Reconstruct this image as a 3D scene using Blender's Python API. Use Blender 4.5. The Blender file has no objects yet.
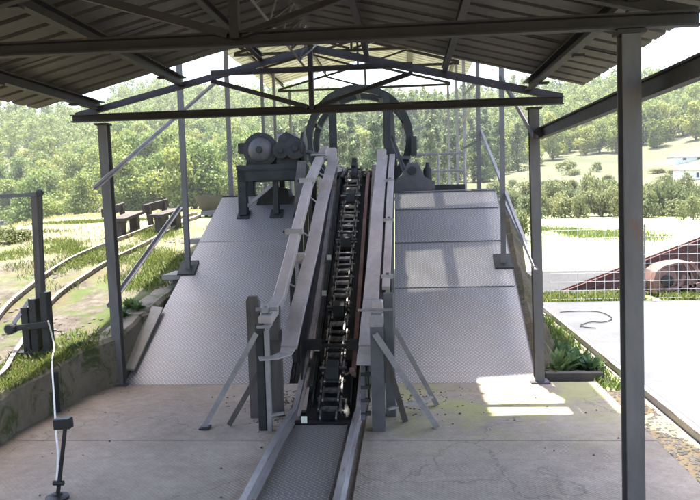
import bpy, math, random
import numpy as np
from mathutils import Vector, Matrix

random.seed(7); RNG = np.random.default_rng(11)
S = bpy.context.scene
COL = S.collection
R = math.radians

# ------------------------------------------------------------------ camera
FPX, CAMH = 700.0, 1.55                     # focal length in photo pixels, eye height
_y = Vector(((405-350)/FPX, (250-195)/FPX, 1)).normalized()
_a = R(1.6)
_z = Vector((-math.sin(_a), math.cos(_a), 0)); _z.z = -(_z.x*_y.x + _z.y*_y.y)/_y.z; _z.normalize()
_x = _y.cross(_z)
if _x.x < 0: _x = -_x
right = Vector((_x.x, _y.x, _z.x)); up = Vector((_x.y, _y.y, _z.y)); fwd = Vector((_x.z, _y.z, _z.z))
cam = bpy.data.cameras.new('camera'); cam.sensor_width = 36; cam.lens = 36*FPX/700; cam.clip_end = 3000; cam.clip_start = 0.05
camo = bpy.data.objects.new('camera', cam); COL.objects.link(camo)
m = Matrix.Identity(4)
for i in range(3):
    m[i][0], m[i][1], m[i][2] = right[i], up[i], -fwd[i]
m[2][3] = CAMH
camo.matrix_world = m
S.camera = camo
EYE = Vector((0, 0, CAMH))

def ray(px, py):
    c = ((px-350)/FPX, (250-py)/FPX, 1)
    return Vector((_x.x*c[0]+_x.y*c[1]+_x.z*c[2], _y.x*c[0]+_y.y*c[1]+_y.z*c[2], _z.x*c[0]+_z.y*c[1]+_z.z*c[2]))
def PX(px, py, X=None, Y=None, Z=None):
    d = ray(px, py)
    t = X/d.x if X is not None else Y/d.y if Y is not None else (Z-CAMH)/d.z
    return EYE + d*t

# ------------------------------------------------------------------ light
SUNV = Vector((0.08, -0.23, -1.0))           # direction the sunlight travels
w = bpy.data.worlds.new('World'); S.world = w; w.use_nodes = True
nt = w.node_tree; bg = nt.nodes['Background']
sky = nt.nodes.new('ShaderNodeTexSky'); sky.sky_type = 'NISHITA'; sky.sun_disc = False
sky.sun_elevation = math.atan2(1, math.hypot(SUNV.x, SUNV.y)); sky.sun_rotation = math.atan2(-SUNV.x, -SUNV.y)
sky.air_density = 1.0; sky.dust_density = 3.0; sky.altitude = 100
nt.links.new(sky.outputs[0], bg.inputs[0]); bg.inputs[1].default_value = 0.14
sl = bpy.data.lights.new('sun', 'SUN'); sl.energy = 3.7; sl.angle = R(0.6); sl.color = (1, 0.96, 0.89)
so = bpy.data.objects.new('sun', sl); COL.objects.link(so); so.rotation_euler = SUNV.to_track_quat('-Z', 'Y').to_euler()
so.location = (0, 0, 60)
S.view_settings.view_transform = 'Standard'; S.view_settings.look = 'None'; S.view_settings.gamma = 1
S.view_settings.use_curve_mapping = False
S.view_settings.exposure = 2.5
S.cycles.max_bounces = 8; S.cycles.diffuse_bounces = 5; S.cycles.glossy_bounces = 4

# ------------------------------------------------------------------ materials
def nodes(name):
    mt = bpy.data.materials.new(name); mt.use_nodes = True
    t = mt.node_tree; return mt, t, t.nodes['Principled BSDF']
def N(t, typ, **kw):
    n = t.nodes.new(typ)
    for k, v in kw.items():
        if k.startswith('i_'): n.inputs[k[2:]].default_value = v
        elif k.startswith('n_'): n.inputs[int(k[2:])].default_value = v
        else: setattr(n, k, v)
    return n
def ramp(t, fac, stops):
    r = t.nodes.new('ShaderNodeValToRGB')
    e = r.color_ramp.elements
    while len(e) < len(stops): e.new(0.5)
    for k, (p, c) in enumerate(stops):
        e[k].position = p; e[k].color = (*c, 1) if len(c) == 3 else c
    t.links.new(fac, r.inputs[0]); return r.outputs[0]
def mixc(t, fac, a, b, mode='MIX'):
    n = t.nodes.new('ShaderNodeMix'); n.data_type = 'RGBA'; n.blend_type = mode
    for s, v in ((0, fac), (6, a), (7, b)):
        if hasattr(v, 'is_linked') or hasattr(v, 'links'): t.links.new(v, n.inputs[s])
        else: n.inputs[s].default_value = v if s == 0 else (*v, 1)
    return n.outputs[2]
def coords(t, which='Object'):
    return t.nodes.new('ShaderNodeTexCoord').outputs[which]
def noise(t, vec, scale, detail=6, rough=0.6, dist=0.0):
    n = N(t, 'ShaderNodeTexNoise', i_Scale=scale, i_Detail=detail, i_Roughness=rough, i_Distortion=dist)
    t.links.new(vec, n.inputs['Vector']); return n.outputs['Fac']
def bump(t, h, strength, dist=0.01, prev=None):
    b = N(t, 'ShaderNodeBump', i_Strength=strength, i_Distance=dist)
    t.links.new(h, b.inputs['Height'])
    if prev is not None: t.links.new(prev, b.inputs['Normal'])
    return b.outputs['Normal']
def M(t, op, a, b=None, c=None):
    n = t.nodes.new('ShaderNodeMath'); n.operation = op
    for k, v in enumerate((a, b, c)):
        if v is None: continue
        if isinstance(v, (int, float)): n.inputs[k].default_value = v
        else: t.links.new(v, n.inputs[k])
    return n.outputs[0]

def simple(name, c1, c2, rough=0.7, metal=0.0, scale=6.0, rust=None, rust_amt=0.55, bumpk=0.25, stretch=None, perobj=0.0, spec=0.5, bdist=0.004):
    """two-tone weathered surface with optional rust patches and fine relief"""
    mt, t, b = nodes(name)
    v = coords(t)
    if stretch:
        mp = N(t, 'ShaderNodeMapping'); mp.inputs['Scale'].default_value = stretch
        t.links.new(v, mp.inputs[0]); v = mp.outputs[0]
    n1 = noise(t, v, scale, 8, 0.65, 0.3)
    col = ramp(t, n1, [(0.3, c1), (0.7, c2)])
    n2 = noise(t, v, scale*7, 5, 0.7)
    col = mixc(t, 0.35, col, ramp(t, n2, [(0.3, (0.35,)*3), (0.75, (0.72,)*3)]), 'OVERLAY')
    if rust:
        n3 = noise(t, v, scale*1.7, 9, 0.72, 0.6)
        f = ramp(t, n3, [(rust_amt, (0, 0, 0)), (rust_amt+0.1, (1, 1, 1))])
        col = mixc(t, f, col, rust)
    if perobj:
        oi = t.nodes.new('ShaderNodeObjectInfo')
        hs = N(t, 'ShaderNodeHueSaturation')
        t.links.new(M(t, 'MULTIPLY_ADD', oi.outputs['Random'], 2*perobj, 1-perobj), hs.inputs['Value'])
        t.links.new(col, hs.inputs['Color']); col = hs.outputs[0]
    t.links.new(col, b.inputs['Base Color'])
    t.links.new(ramp(t, n2, [(0.2, (max(0, rough-0.12),)*3), (0.8, (min(1, rough+0.12),)*3)]), b.inputs['Roughness'])
    b.inputs['Metallic'].default_value = metal
    b.inputs['Specular IOR Level'].default_value = spec
    t.links.new(bump(t, n2, bumpk, bdist), b.inputs['Normal'])
    return mt

def checker_plate(name, c1, c2, rough, metal, pitch=0.034, dirt=(0.25, 0.2, 0.15), k=0.5, dirt_amt=0.55):
    """tread plate: alternating raised lozenges, worn grey steel with dust"""
    mt, t, b = nodes(name)
    v = coords(t)
    sp = N(t, 'ShaderNodeSeparateXYZ'); t.links.new(v, sp.inputs[0])
    x = M(t, 'DIVIDE', sp.outputs[0], pitch); y = M(t, 'DIVIDE', sp.outputs[1], pitch)
    u = M(t, 'MULTIPLY', M(t, 'ADD', x, y), 0.7071); q = M(t, 'MULTIPLY', M(t, 'SUBTRACT', x, y), 0.7071)
    par = M(t, 'MODULO', M(t, 'ABSOLUTE', M(t, 'ADD', M(t, 'FLOOR', u), M(t, 'FLOOR', q))), 2.0)
    fu = M(t, 'ABSOLUTE', M(t, 'SUBTRACT', M(t, 'FRACT', u), 0.5)); fq = M(t, 'ABSOLUTE', M(t, 'SUBTRACT', M(t, 'FRACT', q), 0.5))
    def loz(a, c): return M(t, 'ADD', M(t, 'POWER', M(t, 'DIVIDE', a, 0.46), 2.0), M(t, 'POWER', M(t, 'DIVIDE', c, 0.15), 2.0))
    d0 = loz(fu, fq); d1 = loz(fq, fu)
    d = M(t, 'ADD', M(t, 'MULTIPLY', d0, M(t, 'SUBTRACT', 1.0, par)), M(t, 'MULTIPLY', d1, par))
    h = M(t, 'SUBTRACT', 1.0, M(t, 'MINIMUM', d, 1.0))
    h = M(t, 'MINIMUM', M(t, 'MULTIPLY', h, 2.5), 1.0)
    n1 = noise(t, v, 1.6, 8, 0.65, 0.4); n2 = noise(t, v, 25, 5, 0.7)
    base = ramp(t, n1, [(0.3, c1), (0.72, c2)])
    base = mixc(t, 0.4, base, ramp(t, n2, [(0.3, (0.38,)*3), (0.75, (0.65,)*3)]), 'OVERLAY')
    dn = noise(t, v, 3.1, 8, 0.7, 0.5)
    dm = M(t, 'MULTIPLY', ramp(t, dn, [(dirt_amt-0.1, (0, 0, 0)), (dirt_amt+0.12, (1, 1, 1))]), M(t, 'SUBTRACT', 1.0, M(t, 'MULTIPLY', h, 0.6)))
    col = mixc(t, M(t, 'MULTIPLY', dm, 0.75), base, dirt)
    col = mixc(t, M(t, 'MULTIPLY', h, 0.55), col, tuple(min(1, c*1.55) for c in c2))
    col = mixc(t, M(t, 'MULTIPLY', M(t, 'SUBTRACT', 1.0, h), 0.5), col, tuple(c*0.45 for c in c1))
    oi = t.nodes.new('ShaderNodeObjectInfo'); hs = N(t, 'ShaderNodeHueSaturation')
    t.links.new(M(t, 'MULTIPLY_ADD', oi.outputs['Random'], 0.22, 0.89), hs.inputs['Value']); t.links.new(col, hs.inputs['Color'])
    t.links.new(hs.outputs[0], b.inputs['Base Color'])
    t.links.new(M(t, 'ADD', M(t, 'MULTIPLY', n1, 0.25), rough-0.12), b.inputs['Roughness'])
    b.inputs['Metallic'].default_value = metal
    nn = bump(t, h, k, 0.004); nn = bump(t, n2, 0.12, 0.002, nn)
    t.links.new(nn, b.inputs['Normal'])
    return mt

RUST = (0.16, 0.065, 0.035)
MAT = {
 'steel': simple('painted_dark_steel', (0.05, 0.046, 0.05), (0.095, 0.087, 0.092), 0.55, 0.0, 5, RUST, 0.6, 0.3),
 'steel_lt': simple('worn_grey_steel', (0.18, 0.165, 0.165), (0.3, 0.275, 0.27), 0.5, 0.2, 6, (0.2, 0.12, 0.09), 0.62, 0.25),
 'post': simple('weathered_post_paint', (0.075, 0.066, 0.065), (0.135, 0.122, 0.118), 0.6, 0.0, 4, (0.13, 0.07, 0.05), 0.6, 0.3, (1, 1, 0.35)),
 'truss': simple('brown_red_truss_paint', (0.018, 0.0135, 0.015), (0.034, 0.026, 0.028), 0.65, 0.0, 5, RUST, 0.63, 0.3),
 'black': simple('greasy_black_iron', (0.012, 0.012, 0.012), (0.04, 0.037, 0.036), 0.45, 0.1, 8, (0.05, 0.03, 0.022), 0.6, 0.4, spec=0.25),
 'iron': simple('dark_machine_iron', (0.02, 0.021, 0.02), (0.04, 0.04, 0.039), 0.6, 0.0, 7, (0.07, 0.04, 0.028), 0.62, 0.35, spec=0.2),
 'chain': simple('oily_chain_steel', (0.03, 0.028, 0.028), (0.26, 0.245, 0.235), 0.32, 0.75, 14, (0.09, 0.05, 0.03), 0.6, 0.4),
 'plank': simple('bare_pinkish_guide_plate', (0.27, 0.222, 0.213), (0.4, 0.34, 0.325), 0.55, 0.1, 4, (0.24, 0.15, 0.12), 0.63, 0.25, (1, 0.35, 1)),
 'railtop': simple('worn_rail_steel', (0.22, 0.2, 0.2), (0.45, 0.41, 0.4), 0.42, 0.55, 5, (0.19, 0.1, 0.06), 0.55, 0.3, (1, 0.25, 1)),
 'railrust': simple('rusty_rail', (0.2, 0.16, 0.135), (0.36, 0.31, 0.275), 0.6, 0.2, 6, (0.14, 0.075, 0.045), 0.52, 0.35),
 'plate': checker_plate('grey_tread_plate', (0.22, 0.208, 0.21), (0.32, 0.3, 0.302), 0.42, 0.25, 0.025, k=0.45),
 'floorplate': checker_plate('track_tread_plate', (0.2, 0.18, 0.17), (0.3, 0.27, 0.25), 0.48, 0.2, 0.025, k=0.45),
 'wood': simple('dark_weathered_wood', (0.05, 0.042, 0.038), (0.12, 0.1, 0.09), 0.85, 0, 5, None, 0.5, 0.5, (2, 2, 0.3)),
 'bench': simple('bench_timber', (0.04, 0.03, 0.023), (0.085, 0.066, 0.052), 0.85, 0, 5, None, 0.5, 0.5),
 'timber_lt': simple('pale_weathered_timber', (0.25, 0.22, 0.18), (0.38, 0.33, 0.28), 0.85, 0, 5, (0.25, 0.2, 0.15), 0.62, 0.4, (1, 0.3, 1)),
 'red': simple('red_oxide_steel', (0.075, 0.028, 0.024), (0.13, 0.05, 0.042), 0.7, 0, 3, (0.14, 0.06, 0.045), 0.55, 0.3),
 'rustpink': simple('pale_rust_steel', (0.13, 0.065, 0.052), (0.24, 0.135, 0.11), 0.75, 0, 4, (0.13, 0.06, 0.04), 0.56, 0.4),
 'wire': simple('galvanised_wire', (0.55, 0.53, 0.52), (0.75, 0.73, 0.7), 0.45, 0.3, 8, None, 0.5, 0.1),
 'rope': simple('pale_cable', (0.5, 0.48, 0.45), (0.7, 0.67, 0.62), 0.7, 0, 20, None, 0.5, 0.3),
 'tag': simple('pale_small_plate', (0.6, 0.57, 0.46), (0.78, 0.75, 0.64), 0.5, 0, 12, (0.35, 0.2, 0.1), 0.68, 0.2),
 'kerb': simple('mossy_concrete', (0.12, 0.095, 0.07), (0.2, 0.165, 0.125), 0.9, 0, 2.4, (0.05, 0.065, 0.015), 0.5, 0.8, bdist=0.012),
 'stone': simple('pale_concrete_edge', (0.2, 0.18, 0.16), (0.3, 0.28, 0.25), 0.9, 0, 3, (0.2, 0.19, 0.1), 0.6, 0.6, bdist=0.01),
 'ochre': simple('lichen_earth', (0.07, 0.05, 0.03), (0.125, 0.09, 0.045), 0.95, 0, 5, (0.05, 0.048, 0.018), 0.52, 0.9, bdist=0.02),
 'gravel': simple('gravel_stone', (0.06, 0.052, 0.045), (0.14, 0.125, 0.11), 0.9, 0, 9, None, 0.5, 0.5, perobj=0.3),
 'bark': simple('tree_bark', (0.09, 0.07, 0.055), (0.17, 0.14, 0.11), 0.95, 0, 6, None, 0.5, 0.6),
 'tub': simple('mine_tub_grey', (0.06, 0.055, 0.05), (0.11, 0.1, 0.09), 0.65, 0, 4, (0.16, 0.09, 0.06), 0.6, 0.3),
 'white': simple('white_wall_paint', (0.7, 0.69, 0.66), (0.8, 0.79, 0.76), 0.85, 0, 2, None, 0.5, 0.2),
 'dark': simple('dark_opening', (0.02, 0.02, 0.022), (0.035, 0.035, 0.04), 0.4, 0, 3, None, 0.5, 0.1),
 'tile': simple('pale_roof_tile', (0.45, 0.33, 0.26), (0.55, 0.42, 0.35), 0.85, 0, 3, None, 0.5, 0.3),
}

def roof_mat():
    mt, t, b = nodes('weathered_corrugated_sheet')
    v = coords(t); oi = t.nodes.new('ShaderNodeObjectInfo')
    ad = N(t, 'ShaderNodeVectorMath', operation='ADD'); t.links.new(v, ad.inputs[0])
    cb = N(t, 'ShaderNodeCombineXYZ'); t.links.new(M(t, 'MULTIPLY', oi.outputs['Random'], 40.0), cb.inputs[0]); t.links.new(cb.outputs[0], ad.inputs[1])
    mp = N(t, 'ShaderNodeMapping'); mp.inputs['Scale'].default_value = (0.5, 1.6, 1); t.links.new(ad.outputs[0], mp.inputs[0])
    n1 = noise(t, mp.outputs[0], 2.2, 9, 0.68, 0.5); n2 = noise(t, ad.outputs[0], 30, 5, 0.7)
    c = ramp(t, n1, [(0.25, (0.035, 0.029, 0.026)), (0.5, (0.075, 0.063, 0.053)), (0.68, (0.115, 0.097, 0.075)), (0.8, (0.07, 0.045, 0.03))])
    c = mixc(t, 0.4, c, ramp(t, n2, [(0.3, (0.35,)*3), (0.75, (0.68,)*3)]), 'OVERLAY')
    t.links.new(c, b.inputs['Base Color']); b.inputs['Roughness'].default_value = 0.6; b.inputs['Metallic'].default_value = 0.1
    t.links.new(bump(t, n2, 0.15, 0.002), b.inputs['Normal'])
    return mt
MAT['sheet'] = roof_mat()
def sheet_pale():
    mt, t, b = nodes('pale_fibre_roof_sheet')
    v = coords(t); n1 = noise(t, v, 2.5, 8, 0.65)
    c = ramp(t, n1, [(0.3, (0.4, 0.38, 0.35)), (0.7, (0.54, 0.52, 0.485))])
    t.links.new(c, b.inputs['Base Color']); b.inputs['Roughness'].default_value = 0.7
    tr = t.nodes.new('ShaderNodeBsdfTranslucent'); t.links.new(c, tr.inputs[0])
    mx = t.nodes.new('ShaderNodeMixShader'); mx.inputs[0].default_value = 0.2
    t.links.new(b.outputs[0], mx.inputs[1]); t.links.new(tr.outputs[0], mx.inputs[2])
    t.links.new(mx.outputs[0], t.nodes['Material Output'].inputs[0])
    return mt
MAT['sheet2'] = sheet_pale()
def sheet_clear():
    mt, t, b = nodes('clear_fibreglass_sheet')
    v = coords(t); n1 = noise(t, v, 5, 6, 0.65)
    c = ramp(t, n1, [(0.3, (0.6, 0.6, 0.58)), (0.7, (0.8, 0.8, 0.78))])
    t.links.new(c, b.inputs['Base Color']); b.inputs['Roughness'].default_value = 0.5
    tr = t.nodes.new('ShaderNodeBsdfTransparent'); t.links.new(c, tr.inputs[0])
    mx = t.nodes.new('ShaderNodeMixShader'); mx.inputs[0].default_value = 0.3
    t.links.new(b.outputs[0], mx.inputs[1]); t.links.new(tr.outputs[0], mx.inputs[2])
    t.links.new(mx.outputs[0], t.nodes['Material Output'].inputs[0])
    return mt
MAT['clear'] = sheet_clear()

def concrete_floor():
    mt, t, b = nodes('dusty_concrete_floor')
    v = coords(t)
    n1 = noise(t, v, 0.9, 9, 0.66, 0.4); n2 = noise(t, v, 14, 7, 0.72); n3 = noise(t, v, 90, 3, 0.6)
    c = ramp(t, n1, [(0.28, (0.2, 0.15, 0.11)), (0.5, (0.275, 0.215, 0.165)), (0.72, (0.35, 0.285, 0.225))])
    c = mixc(t, 0.55, c, ramp(t, n2, [(0.28, (0.3,)*3), (0.72, (0.7,)*3)]), 'OVERLAY')
    c = mixc(t, 0.3, c, ramp(t, n3, [(0.3, (0.3,)*3), (0.7, (0.7,)*3)]), 'OVERLAY')
    # green algae near the foot of the right ramp and scattered
    sp = N(t, 'ShaderNodeSeparateXYZ'); t.links.new(v, sp.inputs[0])
    n4 = noise(t, v, 2.3, 8, 0.7, 0.6)
    near = M(t, 'MULTIPLY', M(t, 'SMOOTHSTEP', sp.outputs[0], -0.5, 0.0) if False else ramp(t, M(t, 'MULTIPLY_ADD', sp.outputs[0], 0.5, 0.5), [(0.2, (0, 0, 0)), (0.5, (1, 1, 1))]),
             ramp(t, M(t, 'MULTIPLY', sp.outputs[1], 0.1), [(0.4, (0, 0, 0)), (0.5, (1, 1, 1))]))
    f = M(t, 'MULTIPLY', near, ramp(t, n4, [(0.42, (0, 0, 0)), (0.6, (1, 1, 1))]))
    c = mixc(t, M(t, 'MULTIPLY', f, 0.8), c, (0.3, 0.29, 0.09))
    f2 = ramp(t, noise(t, v, 1.5, 9, 0.75, 1.0), [(0.6, (0, 0, 0)), (0.68, (1, 1, 1))])
    c = mixc(t, M(t, 'MULTIPLY', f2, 0.45), c, (0.14, 0.11, 0.08))
    f3 = ramp(t, noise(t, v, 0.7, 10, 0.78, 1.6), [(0.5, (0, 0, 0)), (0.66, (1, 1, 1))])
    c = mixc(t, M(t, 'MULTIPLY', f3, 0.35), c, (0.44, 0.36, 0.29))
    # cracks
    vo = N(t, 'ShaderNodeTexVoronoi', feature='DISTANCE_TO_EDGE', i_Scale=0.7)
    mp = N(t, 'ShaderNodeVectorMath', operation='ADD'); t.links.new(v, mp.inputs[0])
    nn = N(t, 'ShaderNodeTexNoise', i_Scale=2.0, i_Detail=6.0); t.links.new(v, nn.inputs['Vector']); t.links.new(nn.outputs['Color'], mp.inputs[1])
    t.links.new(mp.outputs[0], vo.inputs['Vector'])
    cr = ramp(t, vo.outputs['Distance'], [(0.0, (1, 1, 1)), (0.008, (0, 0, 0))])
    c = mixc(t, M(t, 'MULTIPLY', cr, 0.5), c, (0.08, 0.065, 0.05))
    t.links.new(c, b.inputs['Base Color']); b.inputs['Roughness'].default_value = 0.82
    nb = bump(t, n2, 0.35, 0.012); nb = bump(t, n3, 0.3, 0.003, nb)
    # raked diagonal score lines, as in a broom finish
    dg = N(t, 'ShaderNodeTexWave', i_Scale=22.0, i_Distortion=0.6, i_Detail=2.0); dg.wave_type = 'BANDS'; dg.bands_direction = 'DIAGONAL'
    t.links.new(v, dg.inputs['Vector']); nb = bump(t, dg.outputs['Fac'], 0.35, 0.004, nb)
    t.links.new(nb, b.inputs['Normal'])
    return mt
MAT['floor'] = concrete_floor()

def terrain_mat():
    mt, t, b = nodes('grass_and_dry_earth')
    v = coords(t); sp = N(t, 'ShaderNodeSeparateXYZ'); t.links.new(v, sp.inputs[0])
    n1 = noise(t, v, 0.55, 9, 0.68, 0.5); n2 = noise(t, v, 7, 8, 0.75); n0 = noise(t, v, 0.06, 6, 0.6)
    near = ramp(t, n1, [(0.36, (0.12, 0.095, 0.07)), (0.47, (0.12, 0.1, 0.055)), (0.55, (0.075, 0.095, 0.028)), (0.7, (0.055, 0.085, 0.02))])
    dirt = ramp(t, n2, [(0.3, (0.055, 0.044, 0.033)), (0.52, (0.11, 0.09, 0.07)), (0.8, (0.19, 0.165, 0.14))])
    near = mixc(t, ramp(t, noise(t, v, 1.7, 7, 0.7), [(0.46, (0, 0, 0)), (0.55, (1, 1, 1))]), near, dirt)
    mead = ramp(t, n1, [(0.3, (0.36, 0.33, 0.22)), (0.5, (0.32, 0.32, 0.17)), (0.62, (0.2, 0.27, 0.08)), (0.8, (0.34, 0.31, 0.2))])
    wood = ramp(t, n0, [(0.3, (0.06, 0.068, 0.035)), (0.55, (0.11, 0.112, 0.06)), (0.75, (0.17, 0.155, 0.09))])
    y = sp.outputs[1]
    f1 = ramp(t, M(t, 'MULTIPLY_ADD', M(t, 'ADD', y, M(t, 'MULTIPLY', n1, 6.0)), 0.02, 0.0), [(0.2, (0, 0, 0)), (0.34, (1, 1, 1))])
    f2 = ramp(t, M(t, 'MULTIPLY', y, 0.01), [(0.36, (0, 0, 0)), (0.5, (1, 1, 1))])
    # right of the shelter the dry meadow begins right behind the fence
    fx = ramp(t, M(t, 'MULTIPLY_ADD', sp.outputs[0], 0.1, 0.0), [(0.12, (0, 0, 0)), (0.2, (1, 1, 1))])
    f1 = M(t, 'MAXIMUM', f1, fx)
    c = mixc(t, f1, near, mead)
    c = mixc(t, f2, c, wood)
    c = mixc(t, 0.5, c, ramp(t, n2, [(0.3, (0.33,)*3), (0.72, (0.68,)*3)]), 'OVERLAY')
    t.links.new(c, b.inputs['Base Color']); b.inputs['Roughness'].default_value = 0.95; b.inputs['Specular IOR Level'].default_value = 0.2
    t.links.new(bump(t, n2, 0.8, 0.05), b.inputs['Normal'])
    return mt
MAT['terrain'] = terrain_mat()
def road_mat():
    mt, t, b = nodes('pale_concrete_road')
    v = coords(t); n1 = noise(t, v, 0.8, 9, 0.7, 0.4); n2 = noise(t, v, 16, 7, 0.75)
    c = ramp(t, n1, [(0.3, (0.07, 0.07, 0.072)), (0.7, (0.12, 0.119, 0.121))])
    c = mixc(t, 0.45, c, ramp(t, n2, [(0.3, (0.33,)*3), (0.7, (0.66,)*3)]), 'OVERLAY')
    vo = N(t, 'ShaderNodeTexVoronoi', feature='DISTANCE_TO_EDGE', i_Scale=0.35)
    ad = N(t, 'ShaderNodeVectorMath', operation='ADD'); t.links.new(v, ad.inputs[0])
    nn = N(t, 'ShaderNodeTexNoise', i_Scale=1.5, i_Detail=7.0); t.links.new(v, nn.inputs['Vector']); t.links.new(nn.outputs['Color'], ad.inputs[1]); t.links.new(ad.outputs[0], vo.inputs['Vector'])
    c = mixc(t, M(t, 'MULTIPLY', ramp(t, vo.outputs['Distance'], [(0.0, (1, 1, 1)), (0.01, (0, 0, 0))]), 0.7), c, (0.1, 0.09, 0.08))
    t.links.new(c, b.inputs['Base Color']); b.inputs['Roughness'].default_value = 0.88
    t.links.new(bump(t, n2, 0.4, 0.01), b.inputs['Normal']); return mt
MAT['road'] = road_mat()
MAT['asphalt'] = simple('old_grey_asphalt', (0.028, 0.026, 0.025), (0.05, 0.046, 0.044), 0.9, 0, 2, None, 0.5, 0.5)

def leaf_mat(name, cols, trans=0.35, perobj=0.25):
    mt, t, b = nodes(name)
    g = t.nodes.new('ShaderNodeNewGeometry'); oi = t.nodes.new('ShaderNodeObjectInfo')
    v = coords(t); n = noise(t, v, 1.1, 4, 0.6)
    f = M(t, 'ADD', M(t, 'MULTIPLY', g.outputs['Random Per Island'], 0.55), M(t, 'MULTIPLY', n, 0.45))
    c = ramp(t, f, [(0.2, cols[0]), (0.5, cols[1]), (0.8, cols[2])])
    hs = N(t, 'ShaderNodeHueSaturation')
    t.links.new(M(t, 'MULTIPLY_ADD', oi.outputs['Random'], 2*perobj, 1-perobj), hs.inputs['Value'])
    t.links.new(M(t, 'MULTIPLY_ADD', oi.outputs['Random'], -0.05, 0.52), hs.inputs['Hue'])
    t.links.new(c, hs.inputs['Color'])
    t.links.new(hs.outputs[0], b.inputs['Base Color']); b.inputs['Roughness'].default_value = 0.6; b.inputs['Specular IOR Level'].default_value = 0.3
    tr = t.nodes.new('ShaderNodeBsdfTranslucent'); t.links.new(hs.outputs[0], tr.inputs[0])
    mx = t.nodes.new('ShaderNodeMixShader'); mx.inputs[0].default_value = trans
    t.links.new(b.outputs[0], mx.inputs[1]); t.links.new(tr.outputs[0], mx.inputs[2]); t.links.new(mx.outputs[0], t.nodes['Material Output'].inputs[0])
    return mt
MAT['leaf'] = leaf_mat('hill_foliage', [(0.11, 0.15, 0.038), (0.19, 0.24, 0.06), (0.29, 0.32, 0.09)], 0.45)
MAT['pine'] = leaf_mat('pine_foliage', [(0.07, 0.105, 0.045), (0.12, 0.165, 0.065), (0.19, 0.225, 0.085)], 0.42)
MAT['bush'] = leaf_mat('hedge_foliage', [(0.1, 0.125, 0.045), (0.17, 0.195, 0.075), (0.25, 0.25, 0.11)], 0.42)
MAT['weed'] = leaf_mat('weed_leaf', [(0.06, 0.1, 0.035), (0.1, 0.16, 0.055), (0.15, 0.22, 0.09)])
MAT['grass'] = leaf_mat('grass_blade', [(0.06, 0.11, 0.02), (0.12, 0.18, 0.04), (0.26, 0.26, 0.1)], 0.4, 0.0)
MAT['drygrass'] = leaf_mat('dry_grass_blade', [(0.22, 0.21, 0.08), (0.34, 0.31, 0.14), (0.45, 0.4, 0.22)], 0.4, 0.0)

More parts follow.
